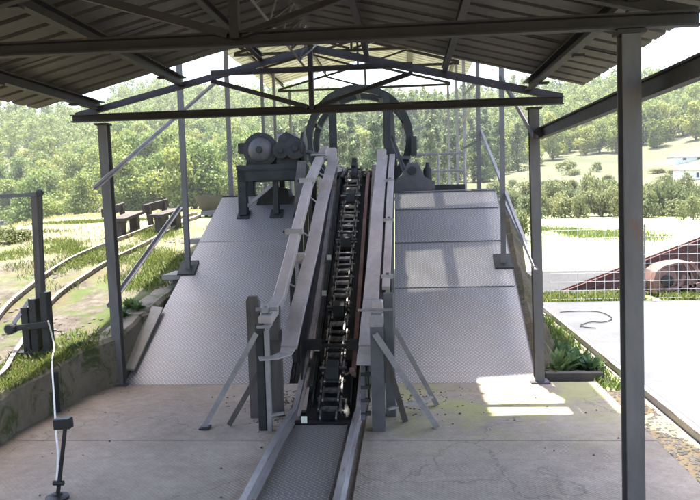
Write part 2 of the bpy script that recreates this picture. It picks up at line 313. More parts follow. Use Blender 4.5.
# ------------------------------------------------------------------ mesh helpers
OFF = {}
class MB:
    def __init__(s): s.v = []; s.f = []
    def add(s, vs, fs):
        o = len(s.v); s.v += [tuple(p) for p in vs]; s.f += [tuple(o+i for i in f) for f in fs]; return s
    def prism(s, loops, cap=True, closed=True):
        """skin between successive vertex loops of equal length"""
        n = len(loops[0]); vs = [p for l in loops for p in l]; fs = []
        for k in range(len(loops)-1):
            for i in range(n if closed else n-1):
                j = (i+1) % n
                fs.append((k*n+i, k*n+j, (k+1)*n+j, (k+1)*n+i))
        if cap: fs.append(tuple(range(n-1, -1, -1))); fs.append(tuple((len(loops)-1)*n+i for i in range(n)))
        return s.add(vs, fs)
    def sweep(s, prof, path, upv=(0, 0, 1), cap=True, closed=True):
        path = [Vector(p) for p in path]; loops = []; upv = Vector(upv)
        for k, p in enumerate(path):
            a = path[max(k-1, 0)]; b = path[min(k+1, len(path)-1)]
            d = (b-a).normalized(); sd = d.cross(upv)
            if sd.length < 1e-4: sd = d.cross(Vector((0, 1, 0)))
            sd.normalize(); u2 = sd.cross(d)
            loops.append([p+sd*x+u2*y for x, y in prof])
        return s.prism(loops, cap, closed)
    def beam(s, p, q, wd, ht, upv=(0, 0, 1), c=None):
        c = min(wd, ht)*0.08 if c is None else c
        a, b = wd/2, ht/2
        prof = [(-a+c, -b), (a-c, -b), (a, -b+c), (a, b-c), (a-c, b), (-a+c, b), (-a, b-c), (-a, -b+c)]
        return s.sweep(prof, [p, q], upv)
    def angle(s, p, q, wd, ht, th, upv=(0, 0, 1), flip=1):
        a, b = wd/2*flip, ht/2
        prof = [(-a, -b), (a, -b), (a, -b+th), (-a+th*flip, -b+th), (-a+th*flip, b), (-a, b)]
        if flip < 0: prof = prof[::-1]
        return s.sweep(prof, [p, q], upv)
    def ibeam(s, p, q, wd, ht, th, upv=(0, 0, 1)):
        a, b, h = wd/2, ht/2, th/2
        prof = [(-a, -b), (a, -b), (a, -b+th), (h, -b+th), (h, b-th), (a, b-th), (a, b), (-a, b), (-a, b-th), (-h, b-th), (-h, -b+th), (-a, -b+th)]
        return s.sweep(prof, [p, q], upv)
    def channel(s, p, q, wd, ht, th, upv=(0, 0, 1), flip=1):
        a, b = wd*flip, ht/2
        prof = [(0, -b), (a, -b), (a, -b+th), (th*flip, -b+th), (th*flip, b-th), (a, b-th), (a, b), (0, b)]
        if flip < 0: prof = prof[::-1]
        return s.sweep(prof, [p, q], upv)
    def box(s, lo, hi, c=0.004):
        x = (lo[0]+hi[0])/2; z = (lo[2]+hi[2])/2
        return s.beam((x, lo[1], z), (x, hi[1], z), hi[0]-lo[0], hi[2]-lo[2], c=c)
    def tube(s, path, r, n=8, cap=True):
        rr = r if isinstance(r, (list, tuple)) else [r]*len(path)
        path = [Vector(p) for p in path]; loops = []; ref = None
        for k, p in enumerate(path):
            a = path[max(k-1, 0)]; b = path[min(k+1, len(path)-1)]; d = (b-a).normalized()
            if ref is None: ref = d.orthogonal().normalized()
            ref = (ref-d*ref.dot(d)).normalized(); q = d.cross(ref)
            loops.append([p+ref*math.cos(2*math.pi*i/n)*rr[k]+q*math.sin(2*math.pi*i/n)*rr[k] for i in range(n)])
        return s.prism(loops, cap)
    def lathe(s, base, axis, prof, n=16):
        axis = Vector(axis).normalized(); r0 = axis.orthogonal().normalized(); q = axis.cross(r0); base = Vector(base)
        return s.prism([[base+axis*h+(r0*math.cos(2*math.pi*i/n)+q*math.sin(2*math.pi*i/n))*max(r, 1e-4) for i in range(n)] for r, h in prof], True)
    def mesh(s, name, off=(0, 0, 0), smooth=False):
        me = bpy.data.meshes.new(name); o = Vector(off)
        me.from_pydata([Vector(p)-o for p in s.v], [], s.f)
        import bmesh
        bm = bmesh.new(); bm.from_mesh(me); bmesh.ops.recalc_face_normals(bm, faces=bm.faces); bm.to_mesh(me); bm.free()
        if smooth: smooth_by_angle(me)
        return me
    def build(s, name, mat, parent=None, smooth=False):
        off = OFF.get(parent.name, (0, 0, 0)) if parent else (0, 0, 0)
        o = bpy.data.objects.new(name, s.mesh(name, off, smooth)); COL.objects.link(o)
        o.data.materials.append(MAT[mat])
        if parent: o.parent = parent; OFF[o.name] = off
        return o
def smooth_by_angle(me, ang=40):
    me.polygons.foreach_set('use_smooth', [True]*len(me.polygons))
    me.set_sharp_from_angle(angle=R(ang))
def thing(name, label, cat, loc=(0, 0, 0), group=None):
    o = bpy.data.objects.new(name, None); COL.objects.link(o); o.location = loc; o.empty_display_size = 0.1
    o['label'] = label; o['category'] = cat
    if group: o['group'] = group
    OFF[o.name] = tuple(loc); return o
def tag(o, label=None, cat=None, group=None, kind=None):
    for k, v in (('label', label), ('category', cat), ('group', group), ('kind', kind)):
        if v: o[k] = v
    return o
def inst(name, me, parent, loc, rot=(0, 0, 0), scale=(1, 1, 1)):
    """piece sharing mesh data, loc in world coordinates"""
    o = bpy.data.objects.new(name, me); COL.objects.link(o); o.parent = parent
    o.location = Vector(loc)-Vector(OFF.get(parent.name, (0, 0, 0))); o.rotation_euler = rot; o.scale = scale; return o
def one(name, mb, mat, label, cat, base, group=None, smooth=False):
    """a thing that is one mesh, its origin at its base"""
    o = bpy.data.objects.new(name, mb.mesh(name, base, smooth)); COL.objects.link(o); o.location = base
    o.data.materials.append(MAT[mat]); return tag(o, label, cat, group)

# ------------------------------------------------------------------ key dimensions
TR = -0.59                                   # centre line of the track
def lerp_tab(tab, y):
    if y <= tab[0][0]: return tab[0][1]
    for (a, u), (b, v) in zip(tab, tab[1:]):
        if y <= b: return u+(v-u)*(y-a)/(b-a)
    return tab[-1][1]
RY0, RY1, RZ1 = 5.70, 8.10, 1.58
def ramp_z(y): return max(0.0, min(RZ1, (y-RY0)*RZ1/(RY1-RY0)))
def sstep(a, b, x):
    t = np.clip((x-a)/(b-a), 0, 1); return t*t*(3-2*t)
EDGE = [(-6, -2.72), (3.0, -2.72), (4.7, -2.70), (5.3, -2.64), (5.6, -2.55), (5.75, -2.46), (6.2, -2.46), (8.1, -2.25), (9.0, -2.3), (12, -2.45), (16, -2.6)]
BANK = [(-6, 0.25), (3, 0.26), (4.7, 0.30), (5.75, 0.4), (8, 0.85), (11, 1.22), (14, 1.28), (30, 1.15), (60, 0.4)]
ex = np.array([e[0] for e in EDGE]); ez = np.array([e[1] for e in EDGE])
bx_ = np.array([e[0] for e in BANK]); bz_ = np.array([e[1] for e in BANK])
# smooth value noise
_g = RNG.random((64, 64))
def vnoise(x, y):
    x = np.asarray(x, float) % 64; y = np.asarray(y, float) % 64
    i = np.floor(x).astype(int) % 64; j = np.floor(y).astype(int) % 64; fx = x-np.floor(x); fy = y-np.floor(y)
    fx = fx*fx*(3-2*fx); fy = fy*fy*(3-2*fy); i1 = (i+1) % 64; j1 = (j+1) % 64
    return (_g[i, j]*(1-fx)+_g[i1, j]*fx)*(1-fy)+(_g[i, j1]*(1-fx)+_g[i1, j1]*fx)*fy
def hill(x, y):
    d = np.maximum(np.hypot(x, y), 1.0); az = np.arctan2(x, y)
    rgt = sstep(0.05, 0.3, az)
    h = 31*sstep(55, 260, d)*(1-rgt)+rgt*(33*sstep(45, 300, d)+2.5*sstep(40, 90, d))
    h = h*(0.8+0.4*vnoise(az*6+20, d*0.012))
    h = h+np.where(d > 50, (vnoise(x*0.04+9, y*0.04)-0.5)*3*sstep(50, 90, d), 0)
    return h*np.where(y < -30, 0.3, 1)
def zt(x, y):
    x = np.asarray(x, float); y = np.asarray(y, float)
    ed = np.interp(y, ex, ez); bank = np.interp(y, bx_, bz_)
    bank = bank+(vnoise(x*1.3, y*1.3)-0.5)*0.07*sstep(0.0, 0.6, ed-x)
    # left of the track the bank falls away into the valley
    s = ((-5.3-x)*17.4-(10.2-y)*(-6.8))/18.7       # distance beyond the line (-5.3,10.2)-(-12.1,27.6)
    bank = bank-3.2*sstep(0.3, 7.0, s)*sstep(3, 12, y+0*x)
    left = sstep(0.0, 0.05, ed-x)
    z = np.where(x < ed-0.1*(y < 8.3), bank, -0.09)
    z = z*1.0
    # behind the platform the two levels blend
    far = sstep(17, 24, y)
    bl = sstep(-4.0, 8.0, x)
    zfar = bank*(1-bl)+(-0.02)*bl
    zr = np.where(x > 1.5, -0.05+(vnoise(x*2.1, y*2.1)-0.5)*0.03, z)
    zr = zr*(1-far)+zfar*far
    return zr+hill(x, y)
def on_ground(px, py, t0=2.0, t1=400.0):
    d = ray(px, py); t = t0; last = t0
    while t < t1:
        p = EYE+d*t
        if p.z < float(zt(p.x, p.y)): break
        last = t; t *= 1.01
    a, b = last, t
    for _ in range(20):
        mid = (a+b)/2; p = EYE+d*mid
        if p.z < float(zt(p.x, p.y)): b = mid
        else: a = mid
    return EYE+d*b

# ------------------------------------------------------------------ the ground
def grid_axis(lo, hi, dense_lo, dense_hi, step, growth=1.12):
    a = list(np.arange(dense_lo, dense_hi+1e-6, step)); s = step
    x = a[-1]
    while x < hi: s = min(s*growth, 14); x += s; a.append(x)
    s = step; x = a[0]
    while x > lo: s = min(s*growth, 14); x -= s; a.insert(0, x)
    return np.array(a)
gx = grid_axis(-330, 330, -7, 3.2, 0.14); gy = grid_axis(-120, 420, 2.5, 13, 0.14)

XX, YY = np.meshgrid(gx, gy); ZZ = zt(XX, YY)
nx, ny = len(gx), len(gy)
verts = np.stack([XX.ravel(), YY.ravel(), ZZ.ravel()], 1)
I = np.arange(nx*ny).reshape(ny, nx)
quads = np.stack([I[:-1, :-1].ravel(), I[:-1, 1:].ravel(), I[1:, 1:].ravel(), I[1:, :-1].ravel()], 1)
def np_mesh(name, verts, faces):
    me = bpy.data.meshes.new(name); k = faces.shape[1]
    me.vertices.add(len(verts)); me.vertices.foreach_set('co', np.ascontiguousarray(verts, dtype=np.float32).ravel())
    me.loops.add(faces.size); me.loops.foreach_set('vertex_index', faces.astype(np.int32).ravel())
    me.polygons.add(len(faces)); me.polygons.foreach_set('loop_start', np.arange(0, faces.size, k, dtype=np.int32))
    try: me.polygons.foreach_set('loop_total', np.full(len(faces), k, dtype=np.int32))
    except Exception: pass
    me.update(calc_edges=True); me.validate(); return me
def np_obj(name, verts, faces, mat, parent=None):
    me = np_mesh(name, verts, faces); o = bpy.data.objects.new(name, me); COL.objects.link(o); me.materials.append(MAT[mat])
    if parent: o.parent = parent
    return o
g = np_obj('ground', verts, quads, 'terrain'); tag(g, 'grassy ground rising into a wooded hillside', kind='structure')
g.data.polygons.foreach_set('use_smooth', [True]*len(g.data.polygons))

# concrete floor in slabs with open joints
fl = tag(MB().box((-3.2, -5.5, -0.5), (1.52, 5.72, -0.035)).build('floor', 'floor'), 'dusty concrete floor of the shelter', kind='structure')
PLX0, PLX1 = TR-0.2, TR+0.2
xs_l = [(-3.2, -0.87), (-0.31, 1.52)]
ys = [-5.5, -2.0, 0.6, 3.1, 4.35, 5.72]
for a, b in xs_l:
    for y0, y1 in zip(ys, ys[1:]):
        yy1 = y1-0.006
        h = random.uniform(-0.003, 0.002)
        MB().box((a+0.003, y0, -0.03), (b-0.003, yy1, h), 0.006).build('slab', 'floor', fl)
# tread plates between the rails
for y0, y1 in ((-5.5, -2.0), (-2.0, 0.4), (0.4, 2.2), (2.2, 3.5), (3.5, 4.62)):
    MB().box((-0.78, y0+0.004, -0.03), (-0.42, y1-0.004, 0.012+random.uniform(-.002, .002)), 0.003).build('floor_plate', 'floorplate', fl)

road = MB().add([(1.86, -6, 0.0), (14, -6, 0.02), (14, 9.9, 0.02), (1.86, 9.95, 0.0)], [(0, 1, 2, 3)])
road.v = []; road.f = []
road.box((1.86, -6, -0.14), (16, 9.9, 0.0), 0.01)
tag(road.build('road', 'road'), 'bright pale concrete yard beside the shelter', kind='structure')
MB_ = MB(); pts = [(2.05, 10.75), (7.5, 10.75), (8.2, 13.6), (2.2, 13.9)]
MB_.prism([[Vector((x, y, z)) for x, y in pts] for z in (-0.2, -0.008)])
tag(MB_.build('asphalt_patch', 'asphalt'), 'grey asphalt apron behind the mesh fence', kind='structure')

# ------------------------------------------------------------------ mossy retaining kerb on the left
kt = thing('kerb_wall', 'low mossy concrete kerb holding back the grassy bank on the left', 'kerb', (-2.7, 4.7, -0.05))
kys = [1.5, 2.6, 3.6, 4.35, 5.05, 5.72, 6.35, 6.95, 7.6, 8.2]
for y0, y1 in zip(kys, kys[1:]):
    pts0 = np.linspace(y0+0.006, y1-0.006, 6)
    loops = []
    for y in pts0:
        e = float(np.interp(y, ex, ez)); zz = float(np.interp(y, bx_, bz_))+0.02+random.uniform(-.012, .012); j = random.uniform(-.012, .012)
        loops.append([Vector((e-0.2, y, -0.08)), Vector((e+0.03+j, y, -0.08)), Vector((e+0.02+j, y, zz-0.03)), Vector((e-0.01, y, zz)), Vector((e-0.2, y, zz-0.012))])
    MB().prism(loops).build('kerb_block', 'kerb', kt)

# ------------------------------------------------------------------ roof sheets
def sheet_mesh(name, length, width, pitch, depth, ribw, mat):
    """trapezoidal sheet: ribs across, local x along the slope, y across the ribs, z up"""
    pts = []; n = int(round(width/pitch)); y = 0
    for k in range(n):
        y = k*pitch
        pts += [(y, 0), (y+pitch-ribw-0.012, 0), (y+pitch-ribw, depth), (y+pitch-0.012, depth)]
    pts.append((n*pitch, 0)); pts.append((n*pitch+0.055, 0))
    loops = []
    for x in np.linspace(0, length, 4):
        sag = 0.006*math.sin(x*2.1)
        top = [Vector((x, a, sag+b)) for a, b in pts]; bot = [Vector((x, a, sag+b-0.0025)) for a, b in reversed(pts)]
        loops.append(top+bot)
    mb = MB(); mb.prism(loops); me = mb.mesh(name); me.materials.append(MAT[mat]); return me

def sheet_run(parent, xr, zr, eaveL, eaveR, slope, y0, count, width, mats, short=None, pale=()):
    LL = (xr-eaveL)/math.cos(slope)+0.02; LR = (eaveR-xr)/math.cos(slope)+0.02
    pt_ = 0.2 if mats == 'sheet' else 0.25
    meL = sheet_mesh('roof_sheet', LL, width, pt_, 0.06, 0.045, mats); meR = sheet_mesh('roof_sheet', LR, width, pt_, 0.06, 0.045, mats)
    for k in range(count):
        y = y0+k*width; dz = random.uniform(-.004, .004)+0.0028*(k % 2)
        # left slope: local x runs down the slope towards -x
        inst('roof_sheet', meL, parent, (xr, y+width, zr+dz), (0, slope+random.uniform(-.002, .002), math.pi))
        if short and k in (1, 2, 3):
            if k > 1: continue
            yy = y+0.02
            for wd_, clr in ((0.75, 0), (0.5, 1), (0.5, 0), (0.25, 1), (1.0, 0)):
                if clr:
                    for xa, xb, mm in ((xr, -0.30, mats), (-0.33, 0.80, 'clear'), (0.78, eaveR, mats)):
                        la = (xa-xr)/math.cos(slope); ms = sheet_mesh('roof_sheet', (xb-xa)/math.cos(slope), wd_, 0.25, 0.06, 0.05, mm)
                        o_ = inst('skylight_sheet' if mm == 'clear' else 'roof_sheet', ms, parent, (xa, yy, zr-(xa-xr)*math.tan(slope)+(0.004 if mm == 'clear' else 0)), (0, slope, 0))
                else:
                    inst('roof_sheet', sheet_mesh('roof_sheet', LR, wd_, 0.25, 0.06, 0.05, mats), parent, (xr, yy, zr+dz), (0, slope, 0))
                yy += wd_
            continue
        if short and k in short:
            ms = sheet_mesh('roof_sheet', short[k], width, 0.25, 0.06, 0.05, mats)
            inst('roof_sheet', ms, parent, (xr, y, zr+dz), (0, slope, 0)); continue
        inst('roof_sheet', meR, parent, (xr, y, zr+dz), (0, slope+random.uniform(-.002, .002), 0))

# ------------------------------------------------------------------ front shelter
SL = math.atan(0.245); XR = -0.72
def roof1_z(x): return 2.80-0.245*abs(x-XR)
sh = thing('open_shelter', 'low open shelter with brown trusses and dark corrugated roof over the near floor', 'shelter', (XR, 3.1, 0))
sheet_run(sh, XR, 2.845, -2.86, 1.33, SL, -3.62, 9, 1.0, 'sheet')
FR1 = [-2.4, 0.35, 3.1, 5.62]
for fy in FR1:
    zt_ = 2.245
    MB().channel((-2.70, fy-0.01, zt_), (1.235, fy-0.01, zt_), 0.05, 0.062, 0.008, flip=1).build('tie_beam', 'truss', sh)
    for ex_ in (-2.70, 1.235):
        MB().angle((ex_, fy+0.025, zt_+0.03), (XR+(0.02 if ex_ > XR else -0.02), fy+0.025, 2.73), 0.045, 0.055, 0.007).build('rafter', 'truss', sh)
    MB().beam((XR, fy-0.045, zt_), (XR, fy-0.045, 2.72), 0.04, 0.05, (0, 1, 0)).build('king_post', 'truss', sh)
    for sx in (-1, 1):
        MB().angle((XR+sx*0.03, fy-0.05, zt_+0.02), (XR+sx*0.80, fy-0.05, 2.50), 0.035, 0.035, 0.006).build('strut', 'truss', sh)
    MB().angle((XR-0.80, fy-0.085, 2.555), (XR+0.80, fy-0.085, 2.555), 0.035, 0.045, 0.006).build('collar', 'truss', sh)
    for px_ in (-2.46, 1.06 if fy > 4 else 0.985):
        py_ = fy+0.1 if fy > 4 else fy
        x_top = px_-(0.03 if fy < 4 else 0.03)
        po = MB().ibeam((px_, py_, -0.04), (x_top, py_, zt_-0.035), 0.075, 0.085, 0.011, (0, 1, 0)).build('post', 'post', sh)
        MB().box((px_-0.075, py_-0.075, -0.004), (px_+0.075, py_+0.075, 0.012)).build('base_plate', 'steel', po)
        MB().box((x_top-0.06, py_-0.05, zt_-0.05), (x_top+0.06, py_+0.03, zt_-0.033)).build('cap_plate', 'truss', po)
# purlins run the length of the roof, under the sheets
for x in (-2.52, -1.82, -1.15, -0.3, 0.35, 1.0):
    z = roof1_z(x)-0.0
    big = x in (1.0, -2.52, -1.82)
    ww = 0.055 if big else 0.04
    MB().channel((x, -3.5, z-0.008), (x, 5.72, z-0.008), ww, 0.075 if big else 0.05, 0.007, flip=1 if x < 0 else -1).build('purlin', 'truss', sh)
    if big:
        for k in range(9):
            yb = -3.0+k*1.0+0.2
            MB().box((x-0.012, yb, z-0.06), (x+0.05, yb+0.05, z-0.045), 0.002).build('cleat', 'truss', sh)
# latticed ridge girder
MB().angle((XR, -3.5, 2.77), (XR, 5.7, 2.77), 0.05, 0.05, 0.006).build('ridge_beam', 'truss', sh)
zz = MB()
for k in range(22):
    y = -3.0+k*0.4
    lat = MB().tube([(XR-0.06, y, 2.6), (XR+0.05, y+0.2, 2.75), (XR-0.06, y+0.4, 2.6)], 0.007, 6).build('lattice_bar', 'post', sh)
MB().tube([(XR-0.06, -3.0, 2.595), (XR-0.06, 5.8, 2.595)], 0.009, 6).build('lattice_chord', 'post', sh)
# side beams tying the posts together
a = PX(539, 134, X=1.09); b = PX(690, 71, X=1.09)
d = (b-a)/(b.y-a.y)
MB().ibeam(a, a+d*(-2.5-a.y), 0.05, 0.085, 0.01).build('side_beam', 'truss', sh)

# ------------------------------------------------------------------ rear shelter, higher, over the ramp and platform
XR2 = -0.83
sh2 = thing('open_shelter', 'tall rear shelter with pale roof and thin posts over the ramp and platform', 'shelter', (XR2, 11.0, 0))
SL2 = math.atan(0.25)
sheet_run(sh2, XR2, 4.62, -3.0, 1.34, SL2, 5.68, 10, 1.03, 'sheet2', short={0: 1.08})
MB().channel((0.86, 5.7, 4.16), (0.86, 6.75, 4.16), 0.26, 0.04, 0.006).build('eave_strip', 'truss', sh2)
FR2 = [(7.0, -2.235, 0.955), (8.8, -2.205, 0.915), (11.8, -2.36, 1.0), (13.4, -2.45, 1.0), (15.9, -2.55, 1.0)]
for fy, xl, xr_ in FR2:
    zt_ = 3.97
    MB().angle((-2.82, fy, zt_), (1.06, fy, zt_), 0.05, 0.055, 0.007).build('tie_beam', 'truss', sh2)
    for ex_ in (-2.82, 1.06):
        MB().angle((ex_, fy+0.03, zt_+0.03), (XR2, fy+0.03, 4.5), 0.045, 0.05, 0.007).build('rafter', 'truss', sh2)
    MB().beam((XR2, fy-0.03, zt_), (XR2, fy-0.03, 4.5), 0.04, 0.04, (0, 1, 0)).build('king_post', 'truss', sh2)
    for sx in (-1, 1):
        MB().angle((XR2+sx*0.03, fy-0.04, zt_+0.02), (XR2+sx*0.95, fy-0.04, 4.26), 0.035, 0.035, 0.006).build('strut', 'truss', sh2)
    for x in (xl, xr_):
        z0 = ramp_z(fy)
        pm = 'post' if fy < 9 or x < 0 else 'steel_lt'
        po = MB().angle((x, fy, z0), (x, fy, zt_-0.03), 0.05, 0.05, 0.008, (0, 1, 0)).build('post', pm, sh2)
        if fy < 9:
            zz_ = ramp_z(fy); 
            pl = MB(); hw = 0.09
            pl.prism([[Vector((x+sx*hw, fy+sy*hw, ramp_z(fy+sy*hw)+dz_)) for sx, sy in ((-1, -1), (1, -1), (1, 1), (-1, 1))] for dz_ in (0.004, 0.02)])
            pl.build('foot_plate', 'iron', po)
for x in (-2.72, -1.75, 0.1, 0.98):
    z = 4.56-0.25*abs(x-XR2)
    MB().channel((x, 5.72, z), (x, 15.98, z), 0.11 if x == 0.1 else 0.05, 0.05, 0.006).build('purlin', 'truss', sh2)
# diagonal bars in the side bays, read off the photograph in the plane of each post row
def side_bar(parent, X0, p0, X1, p1, w_, mat, name='brace'):
    MB().angle(PX(*p0, X=X0), PX(*p1, X=X1), w_, w_, 0.006).build(name, mat, parent)
side_bar(sh2, -2.40, (95, 188), -2.22, (215, 83), 0.03, 'steel_lt')
side_bar(sh2, 1.02, (536, 268), 0.95, (476, 117), 0.04, 'steel_lt')
side_bar(sh2, 1.06, (536, 267), 1.0, (504, 200), 0.035, 'steel_lt')
side_bar(sh2, 1.02, (536, 136), 0.96, (501, 76), 0.045, 'truss')
side_bar(sh2, 0.96, (478, 92), 0.98, (463, 124), 0.035, 'steel_lt')
side_bar(sh2, 0.96, (480, 141), 0.98, (464, 148), 0.03, 'truss')
side_bar(sh2, 0.96, (476, 83), 0.98, (464, 95), 0.035, 'steel')

# ------------------------------------------------------------------ tread plate ramps and platform
def ramp_plates(name, label, x0, x1, rows, cols, taper=0.0):
    t = thing(name, label, 'ramp', ((x0+x1)/2, RY0, 0))
    sl = math.atan2(RZ1, RY1-RY0); L = math.hypot(RZ1, RY1-RY0)
    wd = (x1-x0)/cols; u = 0
    for r, ln in enumerate(rows):
        ln = ln*L
        for c in range(cols):
            mb = MB(); ta, tb_ = taper*u/L, taper*(u+ln)/L; mb.prism([[Vector((0.0015+ta, 0.001, zz_)), Vector((wd-0.0015, 0.001, zz_)), Vector((wd-0.0015, ln-0.001, zz_)), Vector((0.0015+tb_, ln-0.001, zz_))] for zz_ in (-0.008, 0.0)])
            me = mb.mesh('ramp_plate'); me.materials.append(MAT['plate'])
            lift = random.uniform(0.0, 0.002)
            p = Vector((x0+c*wd, RY0+u*math.cos(sl)-math.sin(sl)*lift, u*math.sin(sl)+math.cos(sl)*lift))
            inst('ramp_plate', me, t, p, (sl+random.uniform(-.003, .003), random.uniform(-.002, .002), 0))
        u += ln
        if r < len(rows)-1 and x0 > -1:            # flat lap strip at the seam
            yv = RY0+u*math.cos(sl); zv = u*math.sin(sl)
            MB().beam((x0+0.01, yv-0.01*math.sin(sl), zv+0.008), (x1-0.01, yv-0.01*math.sin(sl), zv+0.008), 0.03, 0.004, (0, -math.sin(sl), math.cos(sl)), 0.001).build('lap_strip', 'plate', t)
    # stringers and legs under the plate
    for x in (x0+0.03+taper, (x0+x1)/2, x1-0.03):
        MB().channel((x, RY0+0.12, -0.012), (x, RY1, RZ1-0.085), 0.05, 0.07, 0.006).build('stringer', 'steel', t)
        for y in (6.6, 7.4):
            MB().beam((x, y, -0.06), (x, y, ramp_z(y)-0.1), 0.05, 0.05, (0, 1, 0)).build('leg', 'steel', t)
    return t
rl = ramp_plates('steel_ramp', 'wide tread plate ramp left of the chain elevator, motor table at its top', -2.43, -1.0, (0.36, 0.34, 0.30), 1, 0.29)
rr = ramp_plates('steel_ramp', 'tread plate ramp right of the chain elevator with pale shining patches', -0.118, 1.03, (0.42, 0.25, 0.21, 0.12), 1)
dk = thing('platform_deck', 'level steel platform at the head of the ramps', 'platform', (-0.7, 8.1, 0))
for k in range(6):
    y = RY1+0.004+k*1.31
    for a, b in ((-2.14, -1.0), (-0.118, 1.03)) if k < 1 else ((-2.3, -0.9), (-0.896, 1.05)):
        MB().box((a+0.003, y+0.003, RZ1-0.008), (b-0.003, y+1.307, RZ1+random.uniform(-.002, .002)), 0.002).build('deck_plate', 'plate', dk)
for x in (-2.1, -1.05, 0.0, 0.98):
    MB().ibeam((x, RY1+0.01, RZ1-0.07), (x, 15.9, RZ1-0.07), 0.06, 0.12, 0.01).build('deck_beam', 'steel', dk)
    for y in (8.8, 11.8, 15.7):
        MB().beam((x, y, -0.3), (x, y, RZ1-0.13), 0.08, 0.08, (0, 1, 0)).build('deck_leg', 'steel', dk)
# front nosing of the platform
MB().box((-0.118, RY1-0.02, RZ1+0.004), (1.03, RY1+0.05, RZ1+0.012), 0.002).build('nosing', 'steel_lt', dk)

# pale boards and ledges along the ramp edges
ed = thing('ramp_edge_boards', 'pale board and concrete ledges along the left edge of the left ramp', 'edging', (-2.5, 6.5, 0))
bd = MB()
a0 = PX(131, 384, X=-2.44); 
bd.beam((-2.425, 5.80, ramp_z(5.8)+0.045), (-2.375, 6.45, ramp_z(6.45)+0.05), 0.11, 0.025, (0.1, -0.55, 0.84))
bd.build('side_board', 'timber_lt', ed)
for y0, y1, wdt in ((6.95, 7.35, 0.22), (7.45, 7.8, 0.16), (7.9, 8.25, 0.18)):
    z = ramp_z(y0)-0.02
    xe_ = -2.43+0.29*(y0-RY0)/(RY1-RY0); MB().box((xe_-wdt, y0, z-0.05), (xe_-0.004, y1, z), 0.006).build('ledge_block', 'stone', ed)
MB().angle(PX(109, 306, X=-2.62), PX(181, 206, X=-2.50), 0.038, 0.038, 0.007).build('handrail', 'steel_lt', ed)
oc = MB(); loops = []
for y in np.linspace(5.95, 8.3, 26):
    z = ramp_z(y)-0.14+random.uniform(-.07, .05); wx = 1.24+random.uniform(-.05, .05)
    loops.append([Vector((1.06, y, -0.1)), Vector((wx+0.15, y, -0.1)), Vector((wx, y, max(0.0, z-0.12))), Vector((1.13, y, max(0.02, z))), Vector((1.06, y, max(0.03, z-0.02)))])
one('earth_shoulder', oc.prism(loops), 'ochre', 'narrow ochre earth shoulder along the outer edge of the right ramp', 'earth bank', (1.15, 6.5, -0.09))

# ------------------------------------------------------------------ rails on the floor and up the incline
RAIL = [(-0.028, 0), (0.028, 0), (0.028, 0.008), (0.006, 0.016), (0.006, 0.058), (0.018, 0.066), (0.018, 0.082), (-0.018, 0.082), (-0.018, 0.066), (-0.006, 0.058), (-0.006, 0.016), (-0.028, 0.008)]
def chain_z(y): return 0.05 if y < 4.72 else 0.05+0.585*(y-4.72)
def rail_path(x_flat, x_up):
    pts = [(x_flat, y, 0.004) for y in (-5.5, -2, 0.5, 3.0, 4.3)]
    for y in (4.62, 4.8, 5.0, 5.25, 5.6, 6.2, 7.0, 7.85):
        s = sstep(4.3, 5.6, y); zz_ = 0.004 if y < 4.7 else max(0.004, chain_z(y)-0.075-0.03*(1-s))
        pts.append((x_flat+(x_up-x_flat)*float(s), y, float(zz_)))
    return pts
el = thing('chain_elevator', 'inclined chain elevator with dark greasy chain between pale guide plates', 'elevator', (TR, 4.7, 0))
for nm, xf, xu in (('left', -0.825, -0.755), ('right', -0.365, -0.335)):
    MB().sweep(RAIL, rail_path(xf, xu)).build('rail', 'railtop', el)
# bed of the elevator: dark pan, inner angle guides
def incl(x, y, dz=0.0): return Vector((x, y, chain_z(y)+dz))
MB().beam(incl(-0.545, 4.66, -0.125), incl(-0.545, 7.95, -0.125), 0.38, 0.02, (0, 0, 1)).build('pan', 'black', el)
for x, fl_, mt_ in ((-0.665, 1, 'iron'), (-0.435, -1, 'iron')):
    MB().angle(incl(x, 4.85, -0.05), incl(x, 7.85, -0.05), 0.05, 0.07, 0.008, flip=fl_).build('chain_guide', mt_, el)
MB().beam(incl(-0.405, 5.05, 0.0), incl(-0.395, 7.7, 0.0), 0.035, 0.05).build('return_bar', 'rustpink', el)
MB().beam(incl(-0.705, 4.95, -0.02), incl(-0.70, 7.75, -0.02), 0.025, 0.06).build('wear_strip', 'iron', el)
# chain links
def link_mesh(narrow):
    mb = MB(); o = 0.055 if narrow else 0.075
    for s in (-1, 1):
        prof = []
        for k in range(10):
            a = math.pi*k/9-math.pi/2; prof.append((0.045+0.03*math.cos(a), 0.03*math.sin(a)))
        for k in range(10):
            a = math.pi*k/9+math.pi/2; prof.append((-0.045+0.03*math.cos(a), 0.03*math.sin(a)))
        mb.prism([[Vector((s*o+dx, a, b)) for a, b in prof] for dx in (-0.006, 0.006)])
    mb.tube([(-o-0.02, 0.045, 0), (o+0.02, 0.045, 0)], 0.013, 8)
    if not narrow: mb.tube([(-0.05, -0.045, 0), (0.05, -0.045, 0)], 0.024, 8)
    me = mb.mesh('chain_link', smooth=False); me.materials.append(MAT['chain']); return me
lk = [link_mesh(True), link_mesh(False)]
ang = math.atan(0.585); yk = 4.70; k = 0
while yk < 7.8:
    a = ang if yk > 4.72 else 0.2
    inst('chain_link', lk[k % 2], el, incl(-0.555, yk, 0.01), (a+random.uniform(-.07, .07), random.uniform(-.05, .05), random.uniform(-.03, .03)))
    yk += 0.09*math.cos(a); k += 1
